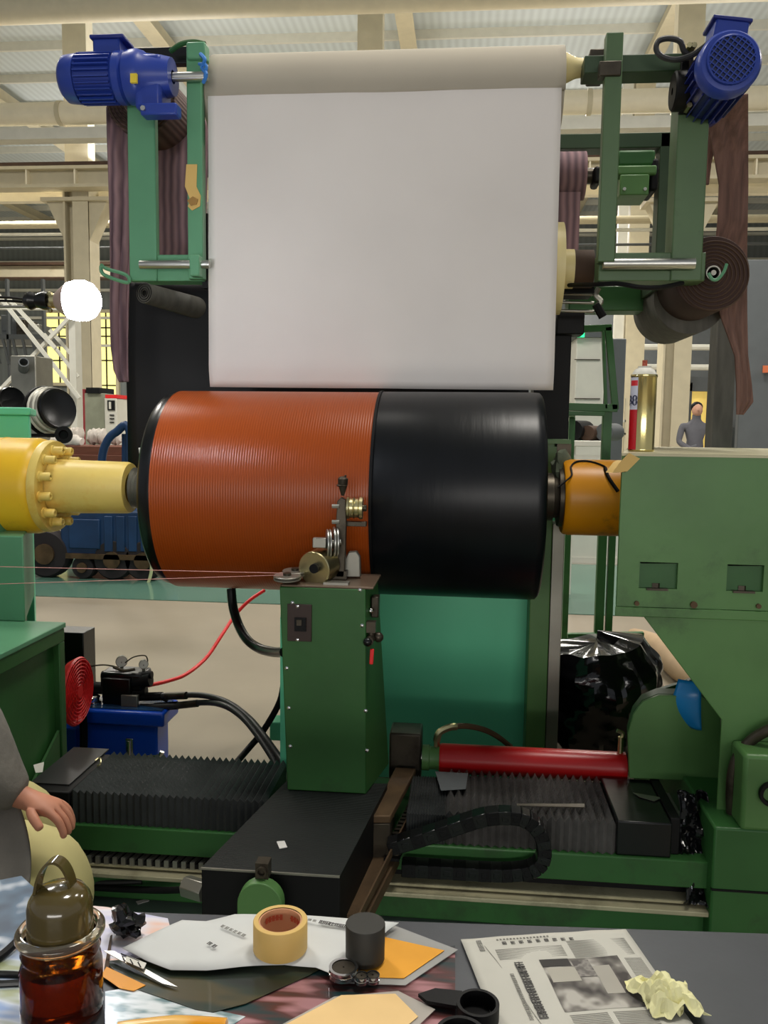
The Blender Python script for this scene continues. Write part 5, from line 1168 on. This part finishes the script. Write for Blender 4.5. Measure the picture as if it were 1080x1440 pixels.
# trousers
mt_=M('beige_trousers',(196,186,128),.85,var=.06,scale=8,bump=.15,bscale=8)
kn=P(92,1205,1.68)
Tv=[(-1.42,1.70,.43),(-1.35,1.64,.40),(-1.12,1.64,.385),tuple(kn+V(-.02,0,.0)),tuple(kn+V(0,.02,-.09)),(-.86,1.70,.2),(-.88,1.70,.09),
    (-1.35,1.80,.40),(-1.15,1.86,.39),(-1.02,1.9,.37),(-1.0,1.9,.26),(-1.01,1.9,.09)]
Te=[(0,1),(1,2),(2,3),(3,4),(4,5),(5,6),(0,7),(7,8),(8,9),(9,10),(10,11)]
Tr=[.14,.11,.09,.074,.066,.06,.055,.11,.09,.075,.07,.058]
skin('trousers',Tv,Te,Tr,mt_,T,2)
# coat flap over the thigh
cf=[P(-60,1150,1.56),P(5,1143,1.56),P(22,1165,1.56),P(38,1195,1.56),P(50,1222,1.56),P(48,1240,1.56),P(30,1245,1.56),P(0,1262,1.56),P(-60,1290,1.56)]
mb=MB()
def flap(u,v):
    A=P(-80+85*u+10*u,1140+20*v+0*u,1.57); 
    x_=-90+u*(92+50*sin(v*pi*.5)); y_=1140+v*(112-10*u)
    p=P(x_,y_,1.565); p.y+= .05*(1-v)*(1)+.008*sin(u*8+v*3)-.03*v
    return tuple(p)
mb.grid(flap,20,16); part(mb,'jacket_hem',mj,T,solid=.006,smooth=60)
part(MB().sphere((-1.33,1.70,1.235),.105,18,(.95,.9,1.0)),'hair','black',T)
for s_ in (-1,1): 
    part(MB().sphere((-1.25,1.70+s_*.03,1.175),.011,8),'eye','black',T)
    part(MB().sphere((-1.335,1.70+s_*.082,1.17),.018,10,(.7,.4,1.3)),'ear',mskin,T)
part(MB().sphere((-1.245,1.70,1.15),.014,8,(1.1,.8,1.4)),'nose',mskin,T); part(MB().sphere((-1.25,1.70,1.115),.012,8,(.5,1.6,.5)),'mouth',M('lips',(150,84,76),.5),T)
for x_,y_ in ((-.84,1.69),(-.98,1.9)):
    part(MB().sphere((x_,y_,.05),.06,14,(1.9,.75,.8)),'shoe','black_gloss',T)
T=thing('low_stool','low wooden stool under the seated person outside the left edge','stool',(-1.42,1.7,0))
part(MB().lathe((-1.42,1.7,.27),(0,0,1),[(0,.001),(0,.17),(.03,.17),(.03,.001)],28,cap=False),'seat','wood',T)
for a in (.8,2.4,3.9,5.5): part(MB().cyl((-1.42+.12*cos(a),1.7+.12*sin(a),.27),(-1.42+.16*cos(a),1.7+.16*sin(a),0),.016),'leg','wood',T)
# ================================================= TABLE
TZ=.66
T=thing('steel_work_table','dark grey steel work table in the foreground','table',(0,.7,0))
def tr(x,y):  # table frame: far edge runs from (-.6,1.021) to (.4,1.08)
    a=math.atan2(.059,1.0); return (-.1+x*cos(a)-y*sin(a),1.05+x*sin(a)+y*cos(a))
m_tab=M('dark_grey_steel_top',(78,80,84),.4,.3,var=.12,scale=5,dirt=(66,66,66),damt=.45,dscale=4,bump=.02)
part(MB().prism([(*tr(-.95,0),TZ-.03),(*tr(.95,0),TZ-.03),(*tr(.95,-.72),TZ-.03),(*tr(-.95,-.72),TZ-.03)],(0,0,.03)),'table_top',m_tab,T,bevel=.002)
for x_,y_ in ((-.9,-.05),(.9,-.05),(-.9,-.67),(.9,-.67)):
    p=tr(x_,y_); part(MB().box((p[0]-.02,p[1]-.02,0),(p[0]+.02,p[1]+.02,TZ-.03)),'leg','dark_steel',T)
zc=[TZ]
def sheet_on(name,pix,mt,label,cat,lift=.0008,th=.0006,group=None,curl=None,parent=None):
    z=TZ+lift
    pts=[PZ(x_,y_,z) for x_,y_ in pix]; pts=[V(p.x,p.y,z) for p in pts]
    o=part(MB().prism(pts,(0,0,th)),name,mt,parent,smooth=0)
    if parent is None: tag(o,label,cat,group)
    return o
def warp_sheet(name,c4,mt,label,cat,lift,fn=None,nu=16,nv=16,parent=None,th=.0005):
    pts=[PZ(x_,y_,TZ+lift) for x_,y_ in c4]
    def f(u,v):
        p=pts[0].lerp(pts[1],u).lerp(pts[3].lerp(pts[2],u),v); return (p.x,p.y,TZ+lift+(fn(u,v) if fn else 0))
    o=part(MB().grid(f,nu,nv),name,mt,parent,solid=th,smooth=60)
    if parent is None: tag(o,label,cat)
    return o
def printmat(name,c1,c2,c3,scale,rough=.35,stretch=(1,1,1),lines=None):
    m=M(name,c1,rough,var=.05); nt=m.node_tree;N=nt.nodes;L=nt.links;b=N['Principled BSDF']
    tc=N.new('ShaderNodeTexCoord');mp=N.new('ShaderNodeMapping');mp.inputs['Scale'].default_value=stretch;mp.inputs['Rotation'].default_value=(0,0,.5)
    L.new(tc.outputs['Object'],mp.inputs[0]); n=N.new('ShaderNodeTexNoise');n.inputs['Scale'].default_value=scale;n.inputs['Detail'].default_value=2
    L.new(mp.outputs[0],n.inputs['Vector']);cr=N.new('ShaderNodeValToRGB');e=cr.color_ramp.elements
    e[0].position=.38;e[0].color=rgb(c1);e[1].position=.6;e[1].color=rgb(c3);k=e.new(.5);k.color=rgb(c2)
    L.new(n.outputs['Fac'],cr.inputs[0]);L.new(cr.outputs[0],b.inputs['Base Color']); b.inputs['Coat Weight'].default_value=.3 if rough<.6 else 0
    return m
# colour print magazines under everything
sheet_on('printed_sheet',[(0,1292),(60,1268),(150,1276),(236,1292),(246,1330),(150,1372),(60,1400),(0,1400)],printmat('violet_white_print',(196,196,226),(226,222,230),(236,196,178),9,stretch=(1,3,1)),'pale violet printed sheet lying behind the amber bottle','printed sheet',.0006)
sheet_on('printed_sheet',[(-60,1250),(30,1232),(62,1262),(30,1330),(-60,1380)],printmat('blue_dark_print',(24,56,84),(60,92,120),(200,206,216),14),'dark blue photo print at the left edge behind the bottle','printed sheet',.0014)
sheet_on('printed_sheet',[(-60,1370),(0,1345),(40,1330),(60,1440),(-60,1500)],printmat('pale_green_print',(150,158,120),(190,200,214),(120,150,200),8,stretch=(1,4,1)),'pale green and blue print left of the bottle bottom','printed sheet',.0022)
sheet_on('dark_folder',[(148,1352),(182,1388),(275,1420),(300,1424),(345,1412),(435,1372),(470,1350),(300,1340)],printmat('dark_green_print',(16,26,20),(30,44,30),(70,62,30),7,stretch=(1,3,1)),'dark green glossy folder under the white curled paper','folder',.003)
sheet_on('printed_sheet',[(148,1395),(188,1388),(232,1402),(290,1418),(345,1430),(300,1460),(148,1460)],printmat('pale_cyan_print',(120,146,150),(206,216,220),(226,232,236),26,.2,(1,3,1)),'pale cyan crinkled print in front of the dark folder','printed sheet',.0022)
sheet_on('printed_sheet',[(290,1424),(350,1392),(440,1368),(640,1330),(640,1440),(500,1500),(250,1500)],printmat('red_teal_print',(16,50,52),(84,40,38),(170,120,124),8,.3,(1,5,1)),'red and teal streaked magazine cover in the middle of the table','magazine',.0014)
sheet_on('printed_sheet',[(142,1372),(150,1360),(205,1386),(188,1394),(168,1390)],'orange_yellow','small orange print corner beside the amber bottle','printed sheet',.0038)
a_=PZ(165,1452,TZ+.012); b_=PZ(318,1448,TZ+.012)
tag(part(MB().tube([a_,a_.lerp(b_,.5)+V(0,.004,0),b_],.012,12,5,[.010,.0125,.011]),'rolled_folder',printmat('orange_folder',(226,150,20),(240,200,120),(214,120,30),10,.25)),'rolled orange plastic folder at the bottom edge beside the bottle','folder')
sheet_on('clear_plastic_sleeve',[(555,1302),(644,1336),(570,1386),(470,1382)],M('hazy_clear_plastic',(190,190,186),.25,alpha=.55),'hazy clear plastic sleeve holding the orange paper','plastic sleeve',.004)
sheet_on('orange_paper',[(540,1318),(625,1337),(568,1376),(500,1374)],M('orange_paper',(226,158,44),.7,var=.08,scale=12),'orange paper in the clear sleeve right of the black cap','paper',.0052)
sheet_on('clear_plastic_sleeve',[(395,1442),(470,1402),(560,1394),(612,1420),(560,1470),(395,1480)],M('hazy_clear_plastic_front',(206,200,190),.25,alpha=.6),'hazy clear plastic sleeve at the bottom edge','plastic sleeve',.0062)
sheet_on('peach_paper',[(392,1446),(480,1400),(556,1398),(588,1430),(540,1470),(400,1480)],M('peach_paper',(232,196,136),.7,var=.05,scale=12),'peach coloured paper in the sleeve at the bottom edge','paper',.0074)
# white curled paper
wp_=[(172,1336),(214,1316),(256,1297),(290,1297),(330,1288),(380,1288),(430,1289),(500,1294),(561,1301),(545,1312),(520,1338),(480,1371),(462,1370),(444,1362),(400,1358),(340,1362),(290,1366),(240,1365),(205,1352)]
zz=TZ+.0085
bm=bmesh.new(); fv=[bm.verts.new(V(*PZ(x_,y_,zz))) for x_,y_ in wp_]; bm.faces.new(fv); bmesh.ops.triangulate(bm,faces=bm.faces[:])
bmesh.ops.subdivide_edges(bm,edges=bm.edges[:],cuts=3,use_grid_fill=True)
for v in bm.verts: v.co.z=zz+.003*noise.noise(v.co*14)+.002
me=bpy.data.meshes.new('white_paper'); bm.to_mesh(me); bm.free(); me.materials.append(M('matte_white_paper',(206,208,206),.8,var=.05,scale=8))
me.polygons.foreach_set('use_smooth',[True]*len(me.polygons))
o=bpy.data.objects.new('white_paper',me); 
cc=sum((v.co for v in me.vertices),V(0,0,0))/len(me.vertices); cc.z=zz
for v in me.vertices: v.co-=cc
o.location=cc; C.objects.link(o); md=o.modifiers.new('thickness','SOLIDIFY'); md.thickness=.0006
tag(o,'large white curled paper with printed marks under the tape roll','paper')
WP=o
mink=M('printing_ink',(74,72,70),.8); mink2=M('faded_ink',(128,126,120),.8); mred_i=M('faded_red_ink',(150,90,80),.8)
def glyph(mb,o_,ux,uy,sz,rnd):
    """an unreadable dense character of short strokes"""
    for k in range(3): 
        t=.15+.35*k+rnd.uniform(-.05,.05); mb.bar(o_+ux*sz*.05+uy*sz*t,o_+ux*sz*.95+uy*sz*t,sz*.13,.0003)
    for k in range(rnd.choice((2,3))):
        t=.15+.35*k+rnd.uniform(-.06,.06); a=rnd.uniform(0,.3); mb.bar(o_+ux*sz*t+uy*sz*a,o_+ux*sz*t+uy*sz*.95,sz*.13,.0003)
def glyphrow(pa,pb,n,sz,mt,parent,z,up=None,name='printed_line',seed=1,sp=.86):
    rnd=random.Random(seed); A=PZ(*pa,z); B=PZ(*pb,z); A.z=B.z=z; ux=(B-A).normalized(); uy=V(-ux.y,ux.x,0) if up is None else up
    mb=MB()
    for i in range(n): glyph(mb,A.lerp(B,i/n),ux,uy,sz,rnd)
    return part(mb,name,mt,parent,smooth=0)
glyphrow((447,1298),(514,1311),9,.0075,mink,WP,zz+.006,seed=3); glyphrow((418,1292),(446,1297),4,.005,mink2,WP,zz+.006,seed=4)
glyphrow((309,1303),(344,1318),6,.0055,mink2,WP,zz+.0055,seed=5); glyphrow((290,1327),(303,1334),2,.006,mink,WP,zz+.0055,seed=6)
# tape roll
q=PZ(386,1356,zz+.0045); tz=zz+.0045
r_=(PZ(425,1352,tz)-PZ(347,1352,tz)).length/2; hh=.036
T=thing('tape_roll','roll of yellowish packing tape on the white paper','tape roll',(q.x,q.y+r_,tz))
tc_=V(q.x,q.y+r_*.98,tz)
part(MB().lathe(tc_,(0,0,1),[(0,r_*.8),(0,r_*.98),(.001,r_),(hh-.001,r_),(hh,r_*.98),(hh,r_*.8)],64,cap=False),'tape_winding','tape',T)
part(MB().lathe(tc_,(0,0,1),[(0,r_*.8),(hh-.001,r_*.8),(hh-.001,r_*.74),(0,r_*.74),(0,r_*.8)],64,cap=False),'cardboard_core',M('tape_core',(206,150,112),.7),T)
mb=MB()
for k in range(12):
    a=.35+k*.2; 
    if k in (5,6): continue
    p=tc_+V(cos(a),sin(a),0)*r_*.735; p.z=tz+hh*.68; tdir=V(-sin(a),cos(a),0)
    mb.obox(p,tdir*.0018,V(cos(a),sin(a),0)*.0003,V(0,0,.0035)); mb.obox(p+tdir*.002,tdir*.001,V(cos(a),sin(a),0)*.0003,V(0,0,.0008))
part(mb,'core_print',M('core_print_red',(200,90,60),.7),T)
# black cap and chrome rings
tz2=TZ+.0095
q=PZ(510,1364,tz2); r_=(PZ(538,1350,tz2)-PZ(482,1350,tz2)).length/2
T=thing('black_canister','matt black cylindrical cap standing on the table beside the tape','cap',(q.x,q.y+r_,tz2))
part(MB().lathe((q.x,q.y+r_,tz2),(0,0,1),[(0,r_*.98),(.042,r_),(.0435,r_*.97),(.0435,.0)],48,cap=False),'cap_shell',M('matt_black_plastic',(44,43,38),.6,var=.1),T)
part(MB().lathe((q.x,q.y+r_,TZ+.009),(0,0,1),[(0,.001),(0,r_*.7),(.0008,r_*.7)],24,cap=False),'cap_base','black',T)
rg='small chrome rings by the black cap'
for i,(x_,y_,w_,h_,lb) in enumerate(((480,1384,21,.010,'biggest chrome ring with dark lid left of the black cap'),(507,1387,10,.008,'small chrome ring in front of the black cap'),(523,1386,10,.008,'right small chrome ring beside the orange sleeve'))):
    z_=TZ+.0085; p=PZ(x_,y_,z_); r_=(PZ(x_+w_,y_,z_)-p).length
    Tn=thing('chrome_ring',lb,'metal ring',(p.x,p.y+r_,z_))
    part(MB().lathe((p.x,p.y+r_,z_),(0,0,1),[(0,r_*.8),(0,r_),(h_*.4,r_),(h_*.45,r_*.93),(h_*.55,r_*.93),(h_*.6,r_),(h_,r_),(h_,r_*.8)],36,cap=False),'ring_band','chrome',Tn,smooth=30)
    part(MB().lathe((p.x,p.y+r_,z_),(0,0,1),[(.0005,.001),(.0005,r_*.8),(h_*.9,r_*.8),(h_*.95,.001)],30,cap=False),'ring_lid','dark_steel',Tn)
# knife / ruler
T=thing('steel_ruler','steel ruler blade lying at an angle beside the bottle','ruler',PZ(190,1362,TZ+.012))
p0=PZ(146,1338,TZ+.012);p1=PZ(160,1338,TZ+.012);p2=PZ(250,1389,TZ+.006);p3=PZ(228,1384,TZ+.006)
part(MB().prism([p0,p1,p2,p3],(0,0,.001)),'blade','steel',T)
p0=PZ(166,1340,TZ+.014)
mb=MB()
for k in range(3): mb.bar(PZ(172+k*11,1345+k*4,TZ+.0135),PZ(176+k*11,1352+k*4,TZ+.0132),.0012,.0008)
mb.bar(PZ(170,1341,TZ+.0135),PZ(196,1352,TZ+.0132),.001,.0008); part(mb,'scale_mark','black',T)
part(MB().prism([PZ(178,1344,TZ+.0132),PZ(206,1355,TZ+.0128),PZ(202,1363,TZ+.012),PZ(176,1352,TZ+.0128)],(0,0,.0006)),'white_label','white_paint',T)
tag(part(MB().prism([PZ(145,1372,TZ+.002),PZ(152,1372,TZ+.002),PZ(158,1316,TZ+.004),PZ(155,1318,TZ+.004)],(0,0,.002)),'brown_stick','core'),'thin brown stick end beside the bottle shoulder','stick')
# black crumpled piece
T=thing('black_crumpled_tape','crumpled black tape lump on the violet sheet','crumpled tape',PZ(178,1308,TZ+.001))
c_=PZ(178,1306,TZ+.012); mb=MB()
rnd=random.Random(5)
bm=bmesh.new(); bmesh.ops.create_icosphere(bm,subdivisions=3,radius=1)
for v in bm.verts:
    d=v.co.normalized(); f_=1+.75*noise.noise(d*2.1+V(3,1,7)); v.co=V(d.x*.020*f_,d.y*.018*f_,d.z*.013*f_+ (.012 if (d.x<-.1 and d.z>.55) else 0))
me=bpy.data.meshes.new('crumple'); bm.to_mesh(me); bm.free()
zmin=min(v.co.z for v in me.vertices)
mb=MB(); mb.v=[tuple(c_*1+v.co-V(0,0,zmin+.0105)) for v in me.vertices]; mb.f=[tuple(p.vertices) for p in me.polygons]
part(mb,'crumpled_lump',mbag,T,smooth=10)
# black straps left of bottle
tag(part(MB().tube([PZ(-40,1365,TZ+.006),PZ(0,1345,TZ+.008),PZ(30,1318,TZ+.012)],.005,8),'black_strap','black'),'black strap end at the left table edge','strap')
tag(part(MB().tube([PZ(-40,1372,TZ+.005),PZ(0,1370,TZ+.005),PZ(40,1372,TZ+.005)],.004,8).tube([PZ(-40,1386,TZ+.005),PZ(0,1384,TZ+.005),PZ(40,1382,TZ+.005)],.004,8),'black_clip','black_gloss'),'glossy black clip pair left of the bottle','clip')
# black tubes front
for i,(x_,y_,w_,h_,lb) in enumerate(((648,1455,36,.028,'black rubber tube piece at the bottom edge, front left one'),(672,1412,30,.020,'black rubber tube piece touching the newspaper'),)):
    r_=(PZ(x_+w_,y_,TZ+h_)-PZ(x_,y_,TZ+h_)).length; p=PZ(x_,y_-0,TZ+h_)
    tag(part(MB().lathe((p.x,p.y,TZ+.002),(0,0,1),[(0,r_*.7),(0,r_),(h_,r_),(h_,r_*.84),(.003,r_*.84),(.002,0)],40,cap=False),'rubber_tube','black'),lb,'tube')
sheet_on('black_rubber_scrap',[(588,1402),(612,1394),(650,1398),(645,1420),(600,1412)],'black','flat black rubber scrap behind the tube pieces','scrap',.008,.004)
# newspaper
nz=.0015
def nfn(u,v): return .0035*sin(u*2.5+v)*(1-v)*.6+.002*noise.noise(V(u*4,v*4,1))+.0018
NC=[(648,1323),(880,1310),(1000,1478),(718,1500)]
npaper=warp_sheet('newspaper',NC,M('newsprint',(190,188,178),.85,var=.04,scale=14),'open newspaper sheet with a photograph lying at the right','newspaper',nz,nfn,24,24)
pts=[PZ(x_,y_,TZ+nz) for x_,y_ in NC]
def nuv(u,v,dz=.0008):
    p=pts[0].lerp(pts[1],u).lerp(pts[3].lerp(pts[2],u),v); return V(p.x,p.y,TZ+nz+nfn(u,v)+dz)
def npatch(name,u0,v0,u1,v1,mt,nu=6,dz=.0006):
    return part(MB().grid(lambda a,b:nuv(u0+(u1-u0)*a,v0+(v1-v0)*b,dz),nu,nu),name,mt,npaper,smooth=60)
mph=printmat('news_photo_print',(70,66,64),(120,116,110),(176,172,164),30,.85)
npatch('photo_print',.385,.25,.84,.67,mph)
npatch('photo_sky',.40,.33,.56,.45,M('photo_light_area',(172,168,156),.85),4,.0009)
npatch('photo_figure',.56,.27,.66,.42,printmat('news_photo_mid',(104,100,96),(140,136,130),(90,86,84),60,.85),4,.0011)
npatch('photo_path',.66,.33,.76,.56,M('photo_light_area_right',(164,160,150),.85),4,.001)
npatch('photo_dark',.385,.25,.55,.32,M('photo_dark_area',(60,58,56),.85),4,.001)
mtx=M('newsprint_text_tone',(150,148,140),.85,var=.0)
mb=MB()
def nrow(mb,u0,u1,v,h):
    a,b=nuv(u0,v,.0007),nuv(u1,v,.0007); mb.bar(a,b,h,.0002)
for k in range(9): nrow(mb,.17,.56,.125+k*.0115,.0008)
for k in range(14): nrow(mb,.60,.95,.09+k*.0115,.0008)
for k in range(20): nrow(mb,.40,.60,.70+k*.013,.0009); nrow(mb,.63,.84,.70+k*.013,.0009)
for k in range(30): nrow(mb,.87,.97,.28+k*.0125,.0008)
part(mb,'text_lines',mtx,npaper,smooth=0)
mb=MB(); rnd=random.Random(11)
for i in range(9):
    o_=nuv(.225+i*.05,.085,.001); ux=(nuv(.9,.078)-nuv(.2,.078)).normalized(); uy=(nuv(.24,.04)-nuv(.24,.1)).normalized(); glyph(mb,o_,ux,uy,.0058,rnd)
part(mb,'headline',mink,npaper,smooth=0)
mb=MB()
for i in range(16): glyph(mb,nuv(.2+i*.02,.043,.001),ux,uy,.0028,rnd)
for i in range(3): glyph(mb,nuv(.08,.06+.035*i,.001),ux,uy,.007,rnd)
part(mb,'small_heading',mink2,npaper,smooth=0)
mb=MB()
ux2=(nuv(.32,.4)-nuv(.32,.7)).normalized(); uy2=(nuv(.25,.5)-nuv(.45,.5)).normalized()
ux3=(nuv(.4,.5)-nuv(.3,.5)).normalized(); uy3=(nuv(.3,.4)-nuv(.3,.5)).normalized()
for i in range(11): glyph(mb,nuv(.235,.315+i*.04,.001),ux3,uy3,.0115,rnd)
part(mb,'side_headline',mink,npaper,smooth=0)
mb=MB()
for i in range(14): glyph(mb,nuv(.185,.38+i*.026,.001),ux3,uy3,.005,rnd)
part(mb,'side_subheading',mink2,npaper,smooth=0)
part(MB().bar(nuv(.12,.08),nuv(.15,.22),.0008,.0002).bar(nuv(.15,.22),nuv(.24,.8),.0008,.0002),'fold_line',mtx,npaper,smooth=0)
# crumpled tissue
T=thing('crumpled_paper','crumpled pale yellow paper on the right corner of the newspaper','crumpled paper',PZ(935,1420,TZ+.004))
c_=PZ(937,1400,TZ+.012)
def crumple(u,v):
    a=u-.5; b=v-.5
    x_=a*.062; y_=b*.058
    r_=sqrt(a*a+b*b)
    h=.030*max(0,1-r_*1.5)+.014*noise.noise(V(a*5+2,b*5,3))+.006*noise.noise(V(a*11,b*11,1))+.006
    return (c_.x+x_*(1+.3*noise.noise(V(a*3,b*5,8)))-.012*b*2,c_.y+y_*(1+.35*noise.noise(V(a*5,b*3,4)))+.01*a,TZ+max(.0065,h))
part(MB().grid(crumple,13,13),'crumpled_sheet',M('pale_yellow_tissue',(226,222,170),.8,var=.05,scale=20),T,solid=.0008,smooth=0)
part(MB().grid(lambda u,v:(c_.x-.006+(u-.5)*.035+.003*sin(v*7),c_.y-.008+(v-.5)*.035,TZ+.010+.024*sin(u*pi)*sin(v*pi)+.008*noise.noise(V(u*6,v*6,6))),14,14),'inner_fold',M('pale_yellow_tissue_inner',(216,212,160),.8,var=.05,scale=20),T,solid=.0008,smooth=16)
# ================================================= AMBER BOTTLE
bx_=P(86,1350,.83); R_=.0425
T=thing('amber_tea_bottle','amber glass tea bottle with brown loop handled lid at the lower left','bottle',(bx_.x,.83,TZ+.001))
bz=TZ+.001; rim=P(86,1312,.83).z
hgt=rim-bz
mglass=M('amber_glass',(190,104,22),.04,var=.0,trans=1.0,ior=1.3)
mtea=M('amber_tea',(128,66,8),.1,var=.15,scale=30,trans=.75,ior=1.33)
pr=[(0,.001),(0,R_*.9),(.006,R_)]
k=0; zz_=.02
while zz_<hgt-.05: pr+=[(zz_,R_),(zz_+.004,R_*.985),(zz_+.008,R_)]; zz_+=.026
pr+=[(hgt-.036,R_),(hgt-.03,R_*.97),(hgt-.024,R_*.93),(hgt-.02,R_*.93),(hgt-.016,R_*.97),(hgt-.012,R_*.93),(hgt-.006,R_*.93)]
part(MB().lathe((bx_.x,.83,bz),(0,0,1),pr,56,cap=False),'glass_body',mglass,T,smooth=60)
part(MB().lathe((bx_.x,.83,bz+.004),(0,0,1),[(0,.001),(0,R_*.86),(.004,R_*.93),(hgt-.036,R_*.93),(hgt-.034,.001)],48,cap=False),'tea',mtea,T,smooth=60)
mrim=M('thick_clear_rim',(226,214,190),.04,trans=.95)
part(MB().lathe((bx_.x,.83,bz+hgt-.008),(0,0,1),[(.003,R_*.9),(.005,R_*1.02),(.009,R_*1.08),(.013,R_*1.08),(.016,R_*1.02),(.016,R_*.9),(.003,R_*.9)],56,cap=False),'clear_rim',mrim,T,smooth=60)
mlid=M('olive_brown_gloss_plastic',(84,72,38),.16,var=.06,coat=.6)
lz=bz+hgt+.002; LR=R_*.80
part(MB().lathe((bx_.x,.83,lz),(0,0,1),[(0,LR),(.03,LR*.99),(.038,LR*.93),(.046,LR*.78),(.051,LR*.5),(.052,.001)],56,cap=False),'lid',mlid,T,smooth=60)
# strap handle over the lid
hb=[]
for j in range(25):
    t=pi*j/24; hb.append((bx_.x-.004+cos(t)*.0165,.83,lz+.036+sin(t)*.043))
mb=MB(); 
for j in range(24):
    a_=V(*hb[j]); b_=V(*hb[j+1]); mb.bar(a_,b_+(b_-a_)*.15,.013,.003,(0,1,0)) if False else None
vs=[];fs=[]
for j,(x_,y_,z_) in enumerate(hb):
    d=V(cos(pi*j/24),0,sin(pi*j/24)); 
    for (w2,t2) in ((-.0075,0),(.0075,0),(.0075,.003),(-.0075,.003)): vs.append((x_+d.x*t2,y_+w2+.3*(x_-bx_.x),z_+d.z*t2))
for j in range(24):
    for k in range(4): fs.append((j*4+k,j*4+(k+1)%4,(j+1)*4+(k+1)%4,(j+1)*4+k))
fs+=[(3,2,1,0),(96,97,98,99)]
mb.add(vs,fs); part(mb,'loop_handle',mlid,T,smooth=50)
# repeats of a kind share a group
for o in C.objects:
    k=o.name.split('.')[0]
    g={'cable_reel':'cable reels by the left window','cloth_bundle':'white cloth bundles on the wooden crate','hall_pipe':'pipes across the hall','storage_crate':'crates on the dark rack','chrome_ring':'small chrome rings by the black cap','rolled_bundle':'rolls on the packing bench','printed_sheet':'colour prints spread on the table','clear_plastic_sleeve':'clear sleeves on the table','round_duct':'round ducts under the roof','rubber_tube':'black tube pieces at the bottom edge','cord_thread':'pink threads at the left'}.get(k)
    if g and o.parent is None: o['group']=g
